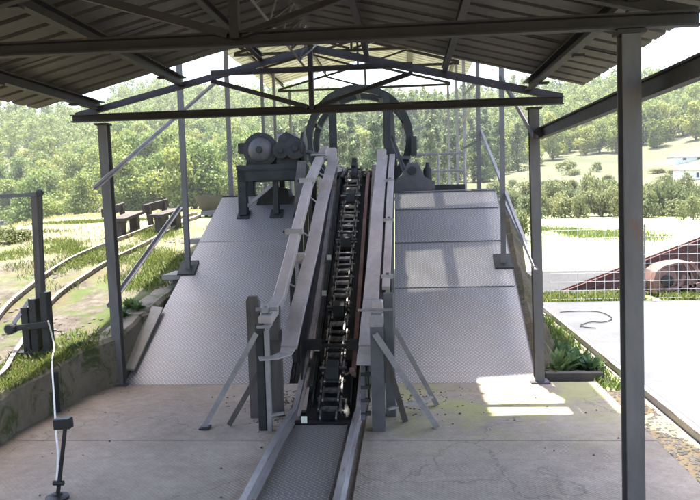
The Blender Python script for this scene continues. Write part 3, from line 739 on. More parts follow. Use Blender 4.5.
for y in (5.05, 5.65, 6.5, 7.2):           # car pusher dogs on the chain
    mb = MB(); n_ = Vector((0, -math.sin(ang), math.cos(ang))); d_ = Vector((0, math.cos(ang), math.sin(ang))); p = incl(-0.555, y, 0.03)
    mb.prism([[p+Vector((s*0.045, 0, 0))+d_*u_+n_*h_ for u_, h_ in ((-0.1, 0), (0.09, 0), (0.09, 0.03), (0.02, 0.085), (-0.05, 0.085), (-0.1, 0.02))] for s in (-1, 1)])
    mb.build('pusher_dog', 'iron', el)
    MB().tube([p+Vector((-0.1, 0, 0))+n_*0.03, p+Vector((0.1, 0, 0))+n_*0.03], 0.014, 8).build('dog_pin', 'chain', el)
# head of the elevator: sprocket with debris and rollers
mb = MB(); hp = incl(-0.545, 7.72, -0.02)
mb.lathe(hp-Vector((0.03, 0, 0)), (1, 0, 0), [(0.05, 0), (0.14, 0), (0.15, 0.02), (0.15, 0.04), (0.14, 0.06), (0.05, 0.06)], 20)
for k in range(10):
    a = 2*math.pi*k/10
    mb.beam(hp+Vector((0, math.cos(a)*0.13, math.sin(a)*0.13)), hp+Vector((0, math.cos(a)*0.19, math.sin(a)*0.19)), 0.035, 0.05, (1, 0, 0))
mb.build('sprocket', 'iron', el)
MB().tube([hp-Vector((0.3, 0, 0)), hp+Vector((0.32, 0, 0))], 0.035, 12).build('head_shaft', 'iron', el, True)
for x in (-0.68, -0.6, -0.5, -0.43):
    p = incl(x, 7.6, random.uniform(0, 0.05)); q = p+Vector((random.uniform(-.06, .06), random.uniform(.05, .18), random.uniform(0, .1)))
    MB().beam(p, q, 0.035, 0.03).build('chain_lug', 'chain', el)
# cross bracket over the chain
for x0, x1 in ((-0.80, -0.655), (-0.47, -0.37)):
    MB().box((x0, 5.22, chain_z(5.25)+0.03), (x1, 5.3, chain_z(5.25)+0.10), 0.008).build('hold_down', 'black', el)
MB().beam((-0.80, 5.26, chain_z(5.26)+0.05), (-0.36, 5.26, chain_z(5.26)+0.05), 0.03, 0.025).build('hold_down_bar', 'iron', el)
# inner guide plates (pale) on both sides, on profile read from the photograph
IN_ = [(4.62, 0.56), (5.15, 0.79), (5.9, 1.105), (6.74, 1.52), (7.45, 1.80), (8.05, 2.01)]
def guide(parent, xs, tab, w_, h_, mat, name, sect=True):
    for k in range(len(tab)-1):
        (y0, z0), (y1, z1) = tab[k], tab[k+1]
        xx0 = xs[0]+(xs[1]-xs[0])*k/(len(tab)-1); xx1 = xs[0]+(xs[1]-xs[0])*(k+1)/(len(tab)-1)
        g_ = 0.006
        MB().beam((xx0, y0+g_, z0-h_/2), (xx1, y1-g_, z1-h_/2), w_, h_).build(name, mat, parent)
guide(el, (-0.805, -0.80), IN_, 0.11, 0.03, 'plank', 'guide_plate')
guide(el, (-0.275, -0.245), IN_, 0.115, 0.03, 'plank', 'guide_plate')
# bent lips at the lower ends of the guide plates
lip = MB().sweep([(-0.055, -0.004), (0.055, -0.004), (0.055, 0.004), (-0.055, 0.004)], [(-0.805, 4.61, 0.545), (-0.82, 4.57, 0.515), (-0.88, 4.50, 0.505), (-0.98, 4.47, 0.505)]); lip.build('lip', 'plank', el)
MB().sweep([(-0.055, -0.004), (0.055, -0.004), (0.055, 0.004), (-0.055, 0.004)], [(-0.275, 4.615, 0.545), (-0.285, 4.57, 0.50), (-0.29, 4.53, 0.44)]).build('lip', 'plank', el)
# side cheeks under the guide plates
def cheek(x, tab, mat, name, y_lo=4.75, foot=None, th=0.012):
    ys_ = np.linspace(y_lo, 8.0, 9); loops = []
    lo = []; hi = []
    for y in ys_:
        b_ = foot(y) if foot else max(0.0, chain_z(y)-0.15)
        lo.append((y, b_)); hi.append((y, lerp_tab(IN_, y)-0.034))
    ring = lo+hi[::-1]
    mb = MB(); n_ = len(ys_)
    for sx in (0, th): pass
    vs = [(x+s*th, y, z) for s in (0, 1) for y, z in lo+hi]
    fs = []
    for s in (0, 1):
        o = s*2*n_
        for k in range(n_-1): fs.append((o+k, o+k+1, o+n_+k+1, o+n_+k))
    o2 = 2*n_
    for k in range(n_-1):
        fs.append((k, k+1, o2+k+1, o2+k)); fs.append((n_+k, n_+k+1, o2+n_+k+1, o2+n_+k))
    fs.append((0, n_, o2+n_, o2)); fs.append((n_-1, 2*n_-1, o2+2*n_-1, o2+n_-1))
    mb.add(vs, fs); return mb.build(name, mat, el)
cheek(-0.79, IN_, 'black', 'side_cheek', y_lo=5.0)
cheek(-0.30, IN_, 'black', 'side_cheek', y_lo=5.0)
# dark web carrying the right guide, seen from the right
def webfoot(y): return ramp_z(y)+0.004 if y > 5.7 else 0.0
cheek(-0.135, IN_, 'iron', 'web_plate', y_lo=5.55, foot=webfoot)
guide(el, (-0.215, -0.19), [(y_, z_-0.035) for y_, z_ in IN_ if y_ > 5.0], 0.10, 0.014, 'black', 'gap_shade_plate')  # added black infill, stands for the shade in the slot between right guides
OUTR = [(5.3, 0.86), (5.9, 1.11), (6.74, 1.525), (7.45, 1.805), (8.05, 2.02)]
guide(el, (-0.16, -0.135), OUTR, 0.06, 0.03, 'plank', 'outer_guide')
for y in (5.45, 6.35, 7.2):
    z = lerp_tab(OUTR, y)
    MB().box((-0.20, y-0.02, z-0.02), (-0.105, y+0.02, z+0.012), 0.003).build('splice_plate', 'steel_lt', el)
    MB().lathe((-0.15, y, z+0.01), (0, 0, 1), [(0.014, 0), (0.014, 0.016), (0.009, 0.018)], 6).build('bolt', 'steel', el)
# left outer guide beam with splices
OUTL = [(4.57, 0.765), (5.1, 0.83), (5.55, 1.05), (5.96, 1.27), (6.88, 1.725), (7.75, 2.0), (8.3, 2.15)]
guide(el, (-0.955, -0.935), OUTL, 0.085, 0.07, 'plank', 'outer_guide')
for y in (5.96, 6.88):
    z = lerp_tab(OUTL, y)
    MB().box((-1.03, y-0.05, z-0.03), (-0.88, y+0.02, z+0.018), 0.004).build('splice_plate', 'steel_lt', el)
    MB().tube([(-1.05, y-0.02, z-0.005), (-0.90, y-0.02, z-0.005)], 0.012, 8).build('bolt', 'iron', el)
for y in (5.96, 6.5, 6.88, 7.6):
    z = lerp_tab(OUTL, y); zb = ramp_z(y)
    MB().beam((-0.985, y, zb+0.0 if y < 5.7 else zb-0.05), (-0.985, y, z-0.075), 0.05, 0.05, (0, 1, 0)).build('guide_post', 'black', el)
for y in (5.35, 6.1, 6.7, 7.4):             # thin ties between outer and inner guide
    z = lerp_tab(OUTL, y)-0.05
    MB().tube([(-0.95, y, z), (-0.80, y, lerp_tab(IN_, y)-0.04)], 0.009, 6).build('tie_rod', 'steel_lt', el)
MB().box((-0.93, 5.75, lerp_tab(IN_, 5.8)-0.06), (-0.84, 5.98, lerp_tab(IN_, 5.8)+0.02), 0.006).build('splice_block', 'plank', el)
MB().box((-0.865, 7.0, 1.60), (-0.755, 7.12, 1.735), 0.008).build('stop_block', 'plank', el)
MB().box((-0.86, 7.85, 1.93), (-0.76, 7.97, 2.1), 0.008).build('stop_block', 'plank', el)
MB().box((-0.30, 7.9, 1.9), (-0.2, 8.0, 2.07), 0.01).build('stop_block', 'plank', el)
MB().tube([(-1.03, 7.75, 2.02), (-0.86, 7.75, 2.02)], 0.012, 8).build('tie_rod', 'steel_lt', el)
# small pale plates on the inner cheek
for p_, mt_ in (((329, 258), 'tag'), ((324, 288), 'tag'), ((316, 324), 'tag'), ((303, 388), 'tag'), ((349, 281), 'rustpink')):
    xx = -0.765 if p_[0] < 335 else -0.43
    q = PX(*p_, X=-0.70 if p_[0] < 335 else -0.42)
    q = incl(-0.70 if p_[0] < 335 else -0.415, q.y, 0.03)
    MB().box((q.x-0.02, q.y-0.004, q.z-0.02), (q.x+0.02, q.y+0.003, q.z+0.026), 0.002).build('small_plate', mt_, el)
# cross sleeper pieces at the pit mouth
for y in (4.68, 4.9):
    MB().beam((-0.80, y, -0.005), (-0.36, y, -0.005), 0.06, 0.04).build('cross_bar', 'black', el)

# ------------------------------------------------------------------ end stands of the guides
st = thing('guide_stand', 'braced stand carrying the lower end of the guide beam left of the rails', 'stand', (-1.0, 4.55, 0))
MB().beam((-0.985, 4.56, 0), (-0.985, 4.56, 0.72), 0.055, 0.06, (0, 1, 0)).build('post', 'iron', st)
MB().angle((-0.935, 4.53, 0), (-0.935, 4.53, 0.68), 0.03, 0.035, 0.006, (0, 1, 0)).build('angle_post', 'steel_lt', st)
mb = MB(); pr = [(-0.045, 0), (0.045, 0), (0.045, 0.84), (0.03, 0.87), (-0.03, 0.87), (-0.045, 0.84)]
mb.prism([[Vector((-1.085+a_, 4.80+dy, b_)) for a_, b_ in pr] for dy in (0, 0.045)]); mb.build('back_plank', 'wood', st)
mb = MB(); mb.beam((-0.94, 4.86, 0), (-0.94, 4.86, 0.62), 0.085, 0.06, (0, 1, 0)); mb.build('rear_post', 'wood', st)
MB().beam((-0.94, 4.83, 0.55), (-0.94, 4.9, 0.78), 0.05, 0.07, (1, 0, 0)).build('packing', 'wood', st)
MB().angle((-1.0, 4.53, 0.665), (-1.40, 4.58, 0.01), 0.035, 0.03, 0.006, (0, 1, 0)).build('brace', 'steel_lt', st)
MB().angle((-1.01, 4.58, 0.38), (-1.24, 4.64, 0.008), 0.035, 0.03, 0.006, (0, 1, 0)).build('brace', 'wood', st)
MB().box((-1.43, 4.54, 0.002), (-1.36, 4.62, 0.012)).build('foot_plate', 'iron', st)
MB().box((-1.0, 4.52, 0.695), (-0.91, 4.62, 0.715), 0.003).build('seat_plate', 'steel_lt', st)
MB().tube([(-1.03, 4.66, 0.80), (-0.88, 4.66, 0.80)], 0.014, 8).build('clamp_bolt', 'steel_lt', st)
MB().lathe((-0.965, 4.66, 0.78), (0, 0, 1), [(0.03, 0), (0.03, 0.035), (0.018, 0.045), (0.018, 0.06)], 8).build('clamp_nut', 'steel_lt', st)
MB().beam((-0.93, 4.53, 0.105), (-0.84, 4.55, 0.115), 0.035, 0.012).build('stay', 'steel_lt', st)
MB().angle((-0.93, 4.55, 0.45), (-0.985, 4.57, 0.45), 0.03, 0.03, 0.006).build('stay', 'steel_lt', st)

st2 = thing('guide_stand', 'braced dark steel stand with capped post right of the rails', 'stand', (-0.2, 4.55, 0))
MB().ibeam((-0.205, 4.55, 0), (-0.205, 4.55, 0.70), 0.085, 0.09, 0.01, (0, 1, 0)).build('post', 'steel', st2)
MB().beam((-0.13, 4.86, 0), (-0.13, 4.86, 0.87), 0.07, 0.08, (0, 1, 0)).build('rear_post', 'steel', st2)
MB().box((-0.25, 4.50, 0.70), (-0.16, 4.62, 0.775), 0.008).build('cap', 'steel_lt', st2)
MB().box((-0.235, 4.6, 0.775), (-0.165, 4.72, 0.85), 0.008).build('cap_block', 'plank', st2)
MB().tube([(-0.33, 4.6, 0.795), (-0.10, 4.6, 0.795)], 0.009, 8).build('cross_rod', 'steel_lt', st2)
MB().angle((-0.215, 4.49, 0.66), (0.18, 4.58, 0.008), 0.04, 0.03, 0.006, (0, 1, 0)).build('brace', 'steel_lt', st2)
MB().angle((-0.09, 4.86, 0.62), (0.20, 5.08, 0.008), 0.035, 0.03, 0.006, (0, 1, 0)).build('brace', 'steel_lt', st2)
MB().angle((-0.16, 4.6, 0.52), (-0.03, 4.70, 0.008), 0.04, 0.03, 0.006, (0, 1, 0)).build('brace', 'wood', st2)
MB().beam((-0.305, 4.47, 0.09), (-0.305, 4.62, 0.44), 0.03, 0.03, (1, 0, 0)).build('rack_bar', 'steel', st2)
for k in range(4):
    MB().box((-0.32, 4.47+0.03*k, 0.12+0.08*k), (-0.255, 4.51+0.03*k, 0.14+0.08*k), 0.003).build('rack_tooth', 'iron', st2)
MB().beam((-0.15, 4.60, 0.12), (0.16, 4.95, 0.10), 0.03, 0.012).build('stay', 'steel_lt', st2)

# ------------------------------------------------------------------ tippler cage at the head
tp = thing('dumper_cage', 'big dark double ring of the car dumper at the head of the elevator', 'dumper', (-0.58, 9.3, RZ1))
CX, CZ, RR = -0.575, 2.28, 0.69
for yc, rad, w_, h_ in ((9.1, 0.65, 0.10, 0.09), (9.85, 0.65, 0.10, 0.08)):
    path = [(CX+rad*math.cos(a_), yc, CZ+rad*math.sin(a_)) for a_ in np.linspace(0, 2*math.pi, 57)]
    mb = MB(); loops = []
    for k in range(56):
        a_ = 2*math.pi*k/56; e_ = Vector((math.cos(a_), 0, math.sin(a_))); c_ = Vector((CX, yc, CZ))
        loops.append([c_+e_*(rad-h_/2)+Vector((0, -w_/2, 0)), c_+e_*(rad+h_/2)+Vector((0, -w_/2, 0)), c_+e_*(rad+h_/2)+Vector((0, w_/2, 0)), c_+e_*(rad-h_/2)+Vector((0, w_/2, 0))])
    loops.append(loops[0]); mb.prism(loops, cap=False); mb.build('ring', 'iron', tp)
for dg_ in (20, 62, 92, 120, 160):
    a_ = R(dg_); e_ = Vector((math.cos(a_)*0.61, 0, math.sin(a_)*0.61)); c_ = Vector((CX, 0, CZ))
    MB().beam(c_+e_+Vector((0, 9.12, 0)), c_+e_+Vector((0, 9.75, 0)), 0.05, 0.04).build('cross_bar', 'iron', tp)
for x, y in ((-0.90, 9.0), (-0.21, 8.95)):
    MB().ibeam((x, y, RZ1), (x, y, CZ+0.55), 0.09, 0.09, 0.012, (0, 1, 0)).build('frame_post', 'iron', tp)
MB().ibeam((-0.11, 9.2, RZ1), (-0.17, 9.2, CZ+0.5), 0.07, 0.07, 0.012, (0, 1, 0)).build('frame_post', 'steel', tp)
for p_, q_ in (((-0.16, 8.95, 2.3), (0.08, 8.8, 1.62)), ((0.05, 9.2, 2.25), (0.05, 9.2, RZ1)), ((-0.3, 8.98, 2.05), (0.08, 8.98, 2.02))):
    MB().angle(p_, q_, 0.04, 0.04, 0.006).build('cage_brace', 'steel', tp)
MB().box((0.09, 8.9, 2.05), (0.16, 9.3, 2.28), 0.006).build('bearing_block', 'iron', tp)
for x in (-0.80, -0.34):
    MB().sweep(RAIL, [(x, 7.97, 1.82), (x, 8.6, 1.86), (x, 10.4, 1.86)]).build('cage_rail', 'railtop', tp)
MB().box((-0.86, 8.35, RZ1+0.01), (-0.28, 10.3, 1.85), 0.01).build('cradle', 'iron', tp)

# pedestal right of the head
pd = thing('bearing_pedestal', 'trapezoid steel bearing pedestal beside the ring on the platform', 'pedestal', (0.12, 8.5, RZ1))
mb = MB(); pr = [(-0.12, RZ1), (0.36, RZ1), (0.36, 1.70), (0.24, 1.76), (0.16, 1.93), (0.04, 1.93), (-0.04, 1.78), (-0.12, 1.72)]
mb.prism([[Vector((x, y, z)) for x, z in pr] for y in (8.45, 8.75)]); mb.build('pedestal_body', 'steel', pd)
MB().lathe((0.09, 8.42, 1.84), (0, 1, 0), [(0.05, 0), (0.05, 0.36), (0.03, 0.38)], 14).build('bearing_cap', 'iron', pd)
MB().box((-0.14, 8.42, RZ1), (0.38, 8.8, RZ1+0.02)).build('sole_plate', 'iron', pd)
one('grease_can', MB().lathe((0.28, 8.62, 1.725), (0, 0, 1), [(0.05, 0), (0.052, 0.01), (0.052, 0.13), (0.03, 0.16), (0.02, 0.2), (0.022, 0.21)], 14), 'iron',
    'small dark grease can standing on the bearing pedestal', 'can', (0.28, 8.62, 1.725), smooth=True)
rg = thing('guard_rail', 'thin two-bar guard rail across the back of the platform right of the ring', 'railing', (0.6, 11.5, RZ1))
for z in (1.92, 2.2):
    MB().tube([(0.1, 11.5, z), (0.98, 11.5, z)], 0.02, 8).build('bar', 'steel_lt', rg)
for x in (0.1, 0.55, 0.97):
    MB().tube([(x, 11.5, RZ1), (x, 11.5, 2.22)], 0.02, 8).build('upright', 'steel_lt', rg)
rg = thing('guard_rail', 'thin guard rail behind the motor on the left of the platform', 'railing', (-1.9, 11.3, RZ1))
for z in (1.9, 2.15):
    MB().tube([(-2.5, 11.3, z), (-1.2, 11.3, z)], 0.018, 8).build('bar', 'steel', rg)
for x in (-2.5, -1.85, -1.2):
    MB().tube([(x, 11.3, RZ1), (x, 11.3, 2.17)], 0.018, 8).build('upright', 'steel', rg)
sk = MB().box((0.38, 9.2, RZ1), (0.78, 9.75, RZ1+0.09), 0.01)
one('steel_trough', sk, 'black', 'low black trough lying on the platform right of the pedestal', 'trough', (0.58, 9.4, RZ1))

# ------------------------------------------------------------------ motor table and drive motor
TY0, TY1 = 7.72, 8.25; TX0, TX1 = -1.87, -1.12; TZ = 1.93
tb = thing('motor_table', 'heavy dark steel table standing on the top of the left ramp under the motor', 'table', (-1.5, 7.9, 1.38))
MB().box((TX0, TY0, TZ-0.05), (TX1, TY1, TZ), 0.006).build('table_top', 'iron', tb)
for y in (TY0+0.02, TY1-0.02):
    MB().channel((TX0+0.02, y, TZ-0.115), (TX1-0.02, y, TZ-0.115), 0.02, 0.125, 0.01).build('apron', 'iron', tb)
for x in (TX0+0.055, TX1-0.055, -1.44):
    for y in (TY0+0.06, TY1-0.06):
        MB().beam((x, y, ramp_z(y)+0.01), (x, y, TZ-0.05), 0.1 if x != -1.44 else 0.06, 0.1 if x != -1.44 else 0.06, (0, 1, 0)).build('leg', 'iron', tb)
        pl = MB(); pl.prism([[Vector((x+sx*0.07, y+sy*0.06, ramp_z(y+sy*0.06)+dz_)) for sx, sy in ((-1, -1), (1, -1), (1, 1), (-1, 1))] for dz_ in (0.005, 0.02)]); pl.build('foot', 'iron', tb)
MB().angle((TX0+0.09, TY0+0.06, 1.47), (-1.46, TY0+0.08, 1.72), 0.035, 0.035, 0.006, (0, 1, 0)).build('diagonal', 'steel_lt', tb)
mb = MB(); mb.prism([[Vector((x, y, z)) for x, z in ((-1.72, 1.45), (-1.28, 1.45), (-1.34, 1.66), (-1.52, 1.70), (-1.66, 1.6))] for y in (7.95, 8.2)]); mb.build('gear_guard', 'black', tb)
mt_ = thing('drive_motor', 'old dark electric motor with domed end and flange ring on the table', 'motor', (-1.6, 7.95, TZ))
MX, MZ = -1.60, 2.095; a0 = Vector((MX, 7.72, MZ))
MB().lathe(a0+Vector((0, 0.02, 0)), (0, 1, 0), [(0.0, -0.02), (0.05, -0.016), (0.1, 0.0), (0.135, 0.03), (0.155, 0.075), (0.158, 0.1)], 28).build('end_bell', 'steel', mt_, True)
MB().lathe(a0, (0, 1, 0), [(0.155, 0.06), (0.195, 0.065), (0.197, 0.12), (0.15, 0.135)], 28).build('flange_ring', 'black', mt_)
mb = MB(); prof = []
for k in range(10): prof += [(0.165, 0.14+k*0.03), (0.165, 0.155+k*0.03), (0.15, 0.157+k*0.03), (0.15, 0.168+k*0.03)]
mb.lathe(a0, (0, 1, 0), prof, 24); mb.build('stator_body', 'iron', mt_)
for x in (MX-0.14, MX+0.14):
    MB().box((x-0.035, 7.84, TZ), (x+0.035, 8.14, TZ+0.07), 0.01).build('foot', 'iron', mt_)
MB().lathe((MX, 7.69, MZ), (0, 1, 0), [(0.035, 0), (0.04, 0.02), (0.04, 0.03)], 12).build('bearing_cap', 'iron', mt_)
MB().box((MX-0.27, 7.85, MZ-0.03), (MX-0.16, 8.0, MZ+0.09), 0.01).build('terminal_box', 'black', mt_)
MB().tube([(MX, 7.9, MZ+0.16), (MX, 7.9, MZ+0.2), (MX, 7.94, MZ+0.2), (MX, 7.94, MZ+0.16)], 0.01, 6).build('lifting_eye', 'iron', mt_)
gb = thing('gearbox', 'dark angular gearbox with stacked wheels beside the motor on the table', 'gearbox', (-1.3, 7.95, TZ))
mb = MB(); mb.prism([[Vector((x, y, z)) for x, z in ((-1.42, TZ), (-1.17, TZ), (-1.15, 2.12), (-1.22, 2.24), (-1.30, 2.29), (-1.38, 2.24), (-1.42, 2.12))] for y in (7.78, 8.12)]); mb.build('housing', 'iron', gb)
MB().box((-1.43, 7.9, 2.24), (-1.22, 8.15, 2.275), 0.006).build('cover', 'steel_lt', gb)
for k, (x, z, r_) in enumerate(((-1.36, 2.08, 0.09), (-1.20, 2.10, 0.12))):
    MB().lathe((x, 7.70, z), (0, 1, 0), [(r_*0.3, 0), (r_*0.35, 0.02), (r_, 0.025), (r_, 0.06), (r_*0.6, 0.065), (r_*0.6, 0.1)], 20).build('hub_wheel', 'iron', gb)
mb = MB(); mb.lathe((-1.15, 7.9, 2.1), (1, 0, 0), [(0.05, 0), (0.17, 0.005), (0.19, 0.012), (0.19, 0.04), (0.17, 0.047), (0.05, 0.06)], 24)
mb.build('flywheel', 'black', gb)
MB().tube([(-1.2, 7.9, 2.1), (-0.95, 7.9, 2.02)], 0.025, 10).build('drive_shaft', 'steel', gb)
one('drive_guard', MB().prism([[Vector((x, y, z)) for y, z in ((7.3, ramp_z(7.3)+0.012), (7.75, ramp_z(7.75)+0.012), (7.75, 1.85), (7.62, 1.95), (7.42, 1.75), (7.3, 1.5))] for x in (-1.16, -1.06)]), 'wood',
    'dark brown drive chain guard between motor table and guide beam', 'guard', (-1.1, 7.4, ramp_z(7.4)))

# ------------------------------------------------------------------ left bank: curved track, signal post, winch
def track_rail(pts, label):
    path = [on_ground(*p) if len(p) == 2 else Vector(p) for p in pts]
    fine = []
    for k in range(len(path)-1):
        p0 = path[max(k-1, 0)]; p1 = path[k]; p2 = path[k+1]; p3 = path[min(k+2, len(path)-1)]
        for s in np.linspace(0, 1, 7)[:-1]:
            q = 0.5*((2*p1)+(p2-p0)*s+(2*p0-5*p1+4*p2-p3)*s*s+(3*p1-p0-3*p2+p3)*s**3)
            fine.append(Vector((q.x, q.y, float(zt(q.x, q.y))+0.0)))
    n_ = len(fine)
    sm = [fine[0]]+[(fine[i-1]+fine[i]*2+fine[i+1])/4 for i in range(1, n_-1)]+[fine[-1]]
    prof = [(a_*0.95, b_*0.8-0.012) for a_, b_ in RAIL]
    o = one('track_rail', MB().sweep(prof, sm), 'railrust', label, 'rail', sm[0], 'curved rails on the grassy bank'); return sm
ra = track_rail([(-3.45, -4.0, 0), (-3.42, 1.0, 0), (-3.45, 3.6, 0), (-40, 362), (0, 318), (22, 296), (54, 272), (104, 247), (151, 229), (202, 214)], 'outer rusty rail curving along the grassy bank, farther from the shelter')
rb = track_rail([(-2.89, -4.0, 0), (-2.89, 1.0, 0), (-2.88, 3.2, 0), (-2.89, 4.1, 0), (0, 381), (14, 360), (32, 331), (56, 300), (94, 273), (158, 239), (205, 216)], 'inner rusty rail curving past the signal post towards the ramp')

sp_ = on_ground(43, 350)
sg = thing('signal_post', 'dark post with a long horizontal arm beside the left rails', 'post', sp_)
top = PX(36, 193, Y=sp_.y)
dirv = Vector((top.x-sp_.x, 0, top.z-sp_.z))
MB().beam(sp_-Vector((0, 0, 0.1)), sp_+dirv, 0.055, 0.075, (0, 1, 0)).build('mast', 'wood', sg)
MB().angle(sp_+dirv+Vector((0.05, -0.03, -0.01)), sp_+dirv+Vector((-0.95, -0.03, -0.04)), 0.03, 0.03, 0.006).build('arm', 'steel', sg)
MB().lathe(sp_+dirv+Vector((0.05, -0.05, -0.0)), (0, 1, 0), [(0.02, 0), (0.032, 0.005), (0.032, 0.02), (0.02, 0.025)], 12).build('pulley', 'iron', sg)
cab = [sp_+dirv+Vector((0.075, -0.05, 0)), sp_+Vector((0.085, -0.06, 0.9)), sp_+Vector((0.075, -0.07, 0.45))]
MB().tube(cab, 0.006, 6).build('pull_wire', 'iron', sg)
wn = thing('hand_winch', 'dark blocky lever winch at the foot of the signal post', 'winch', sp_+Vector((0.02, -0.1, 0)))
bs = sp_+Vector((0.03, -0.09, -0.03))
for dx, h_ in ((-0.09, 0.40), (-0.02, 0.47), (0.075, 0.52)):
    MB().beam(bs+Vector((dx, 0, 0)), bs+Vector((dx-0.01, 0, h_)), 0.06, 0.085, (0, 1, 0)).build('stand_plank', 'black', wn)
MB().beam(bs+Vector((-0.2, -0.06, 0.24)), bs+Vector((0.12, -0.06, 0.27)), 0.03, 0.05).build('lever_bar', 'black', wn)
MB().lathe(bs+Vector((-0.2, -0.1, 0.24)), (0, 1, 0), [(0.035, 0), (0.045, 0.01), (0.045, 0.07), (0.035, 0.08)], 14).build('drum', 'iron', wn)
MB().beam(bs+Vector((-0.19, -0.05, 0.27)), bs+Vector((-0.05, -0.02, 0.47)), 0.03, 0.012, (0, 1, 0)).build('tie_strap', 'steel_lt', wn)
MB().box((bs.x-0.18, bs.y-0.1, bs.z-0.02), (bs.x+0.13, bs.y+0.08, bs.z+0.05), 0.01).build('sole', 'black', wn)
lv = thing('foot_lever', 'small black lever with square head on a round base at the near left', 'lever', (-1.86, 3.46, 0))
MB().lathe((-1.87, 3.46, 0), (0, 0, 1), [(0.06, 0), (0.06, 0.012), (0.03, 0.02), (0.02, 0.03)], 16).build('base', 'black', lv)
MB().tube([(-1.865, 3.46, 0.02), (-1.80, 3.46, 0.40)], 0.011, 8).build('rod', 'black', lv)
MB().beam((-1.838, 3.43, 0.415), (-1.755, 3.43, 0.42), 0.05, 0.055).build('head', 'black', lv)
MB().tube([(-1.885, 3.46, 0.085), (-1.83, 3.46, 0.085)], 0.014, 8).build('clamp', 'black', lv)
cp = [bs+Vector((0.12, -0.08, 0.3)), PX(54, 345, Y=5.3), PX(52, 362, Y=5.0), PX(54, 395, Y=4.5), PX(56, 430, Y=4.0), PX(58, 455, Y=3.7), Vector((-1.868, 3.46, 0.085))]
cp_ = []
for k in range(len(cp)-1):
    p0 = cp[max(k-1, 0)]; p1 = cp[k]; p2 = cp[k+1]; p3 = cp[min(k+2, len(cp)-1)]
    for q_ in np.linspace(0, 1, 6)[:-1]: cp_.append(0.5*((2*p1)+(p2-p0)*q_+(2*p0-5*p1+4*p2-p3)*q_*q_+(3*p1-p0-3*p2+p3)*q_**3))
cp_.append(cp[-1])
one('pull_cable', MB().tube(cp_, 0.006, 6), 'rope', 'pale cable hanging from the winch down to the foot lever', 'cable', cp[-1])
q = PX(58, 412, Z=0.0)
one('stub_pipe', MB().tube([q, q+Vector((-0.01, 0.02, 0.3))], [0.02, 0.02], 8), 'iron', 'short dark pipe stub against the mossy kerb behind the cable', 'pipe', q)
q = PX(84, 388, Z=0.0)
one('iron_bar', MB().beam(q+Vector((-0.15, -0.02, 0.018)), q+Vector((0.13, 0.04, 0.018)), 0.05, 0.035), 'iron', 'short iron bar lying at the foot of the left shelter post', 'bar', q)

# benches on the bank
def bench(near, far, label):
    a_ = on_ground(*near); b_ = on_ground(*far); d_ = (b_-a_)
    if d_.length > 1.7: b_ = a_+d_.normalized()*1.7; b_.z = float(zt(b_.x, b_.y))
    h_ = 28/700*a_.y; sd = Vector((d_.y, -d_.x, 0)).normalized()*-1.0
    t = thing('wooden_bench', label, 'bench', a_)
    for p in (a_, b_):
        MB().beam(p-Vector((0, 0, 0.08)), p+Vector((0, 0, h_*0.6)), 0.11, 0.16, (d_.x, d_.y, 0)).build('leg', 'bench', t)
        MB().beam(p+sd*0.16+Vector((0, 0, h_*0.3)), p+sd*0.2+Vector((0, 0, h_)), 0.08, 0.05, (d_.x, d_.y, 0)).build('back_post', 'bench', t)
    u_ = d_.normalized()*0.12
    MB().beam(a_-u_+Vector((0, 0, h_*0.6+0.025)), b_+u_+Vector((0, 0, h_*0.6+0.025)), 0.22, 0.045).build('seat', 'bench', t)
    MB().beam(a_-u_+sd*0.2+Vector((0, 0, h_*0.93)), b_+u_+sd*0.2+Vector((0, 0, h_*0.93)), 0.04, 0.12).build('backrest', 'bench', t)
bench((121, 237), (135, 231), 'weathered wooden bench, the one farther left along the curved rails')
bench((161, 233), (176, 228), 'weathered wooden bench partly behind the left ramp post')

# mine tub at the end of the rails
tq = on_ground(212, 217)
tu = thing('mine_tub', 'grey tapered mine tub standing on the rails beside the ramp top', 'mine tub', tq)
s_ = tq.y/700; W = 27*s_; Ht = 19*s_
mb = MB()
def rect(cx, cy, hx, hy, z): return [Vector((cx-hx, cy-hy, z)), Vector((cx+hx, cy-hy, z)), Vector((cx+hx, cy+hy, z)), Vector((cx-hx, cy+hy, z))]
zb = tq.z+0.07
mb.prism([rect(tq.x, tq.y+0.3, W*0.34, 0.28, zb), rect(tq.x, tq.y+0.3, W*0.52, 0.42, zb+Ht*0.62), rect(tq.x, tq.y+0.3, W*0.55, 0.46, zb+Ht*0.95), rect(tq.x, tq.y+0.3, W*0.50, 0.41, zb+Ht*0.95), rect(tq.x, tq.y+0.3, W*0.34, 0.26, zb+Ht*0.3)]); mb.build('tub_body', 'tub', tu)
for sx in (-1, 1):
    for sy in (-1, 1):
        MB().lathe((tq.x+sx*W*0.27-0.02, tq.y+0.3+sy*0.2, tq.z+0.075), (1, 0, 0), [(0.03, 0), (0.085, 0.005), (0.085, 0.03), (0.03, 0.04)], 14).build('wheel', 'black', tu)
MB().box((tq.x-W*0.3, tq.y+0.0, tq.z+0.08), (tq.x+W*0.3, tq.y+0.6, tq.z+0.12), 0.01).build('underframe', 'iron', tu)

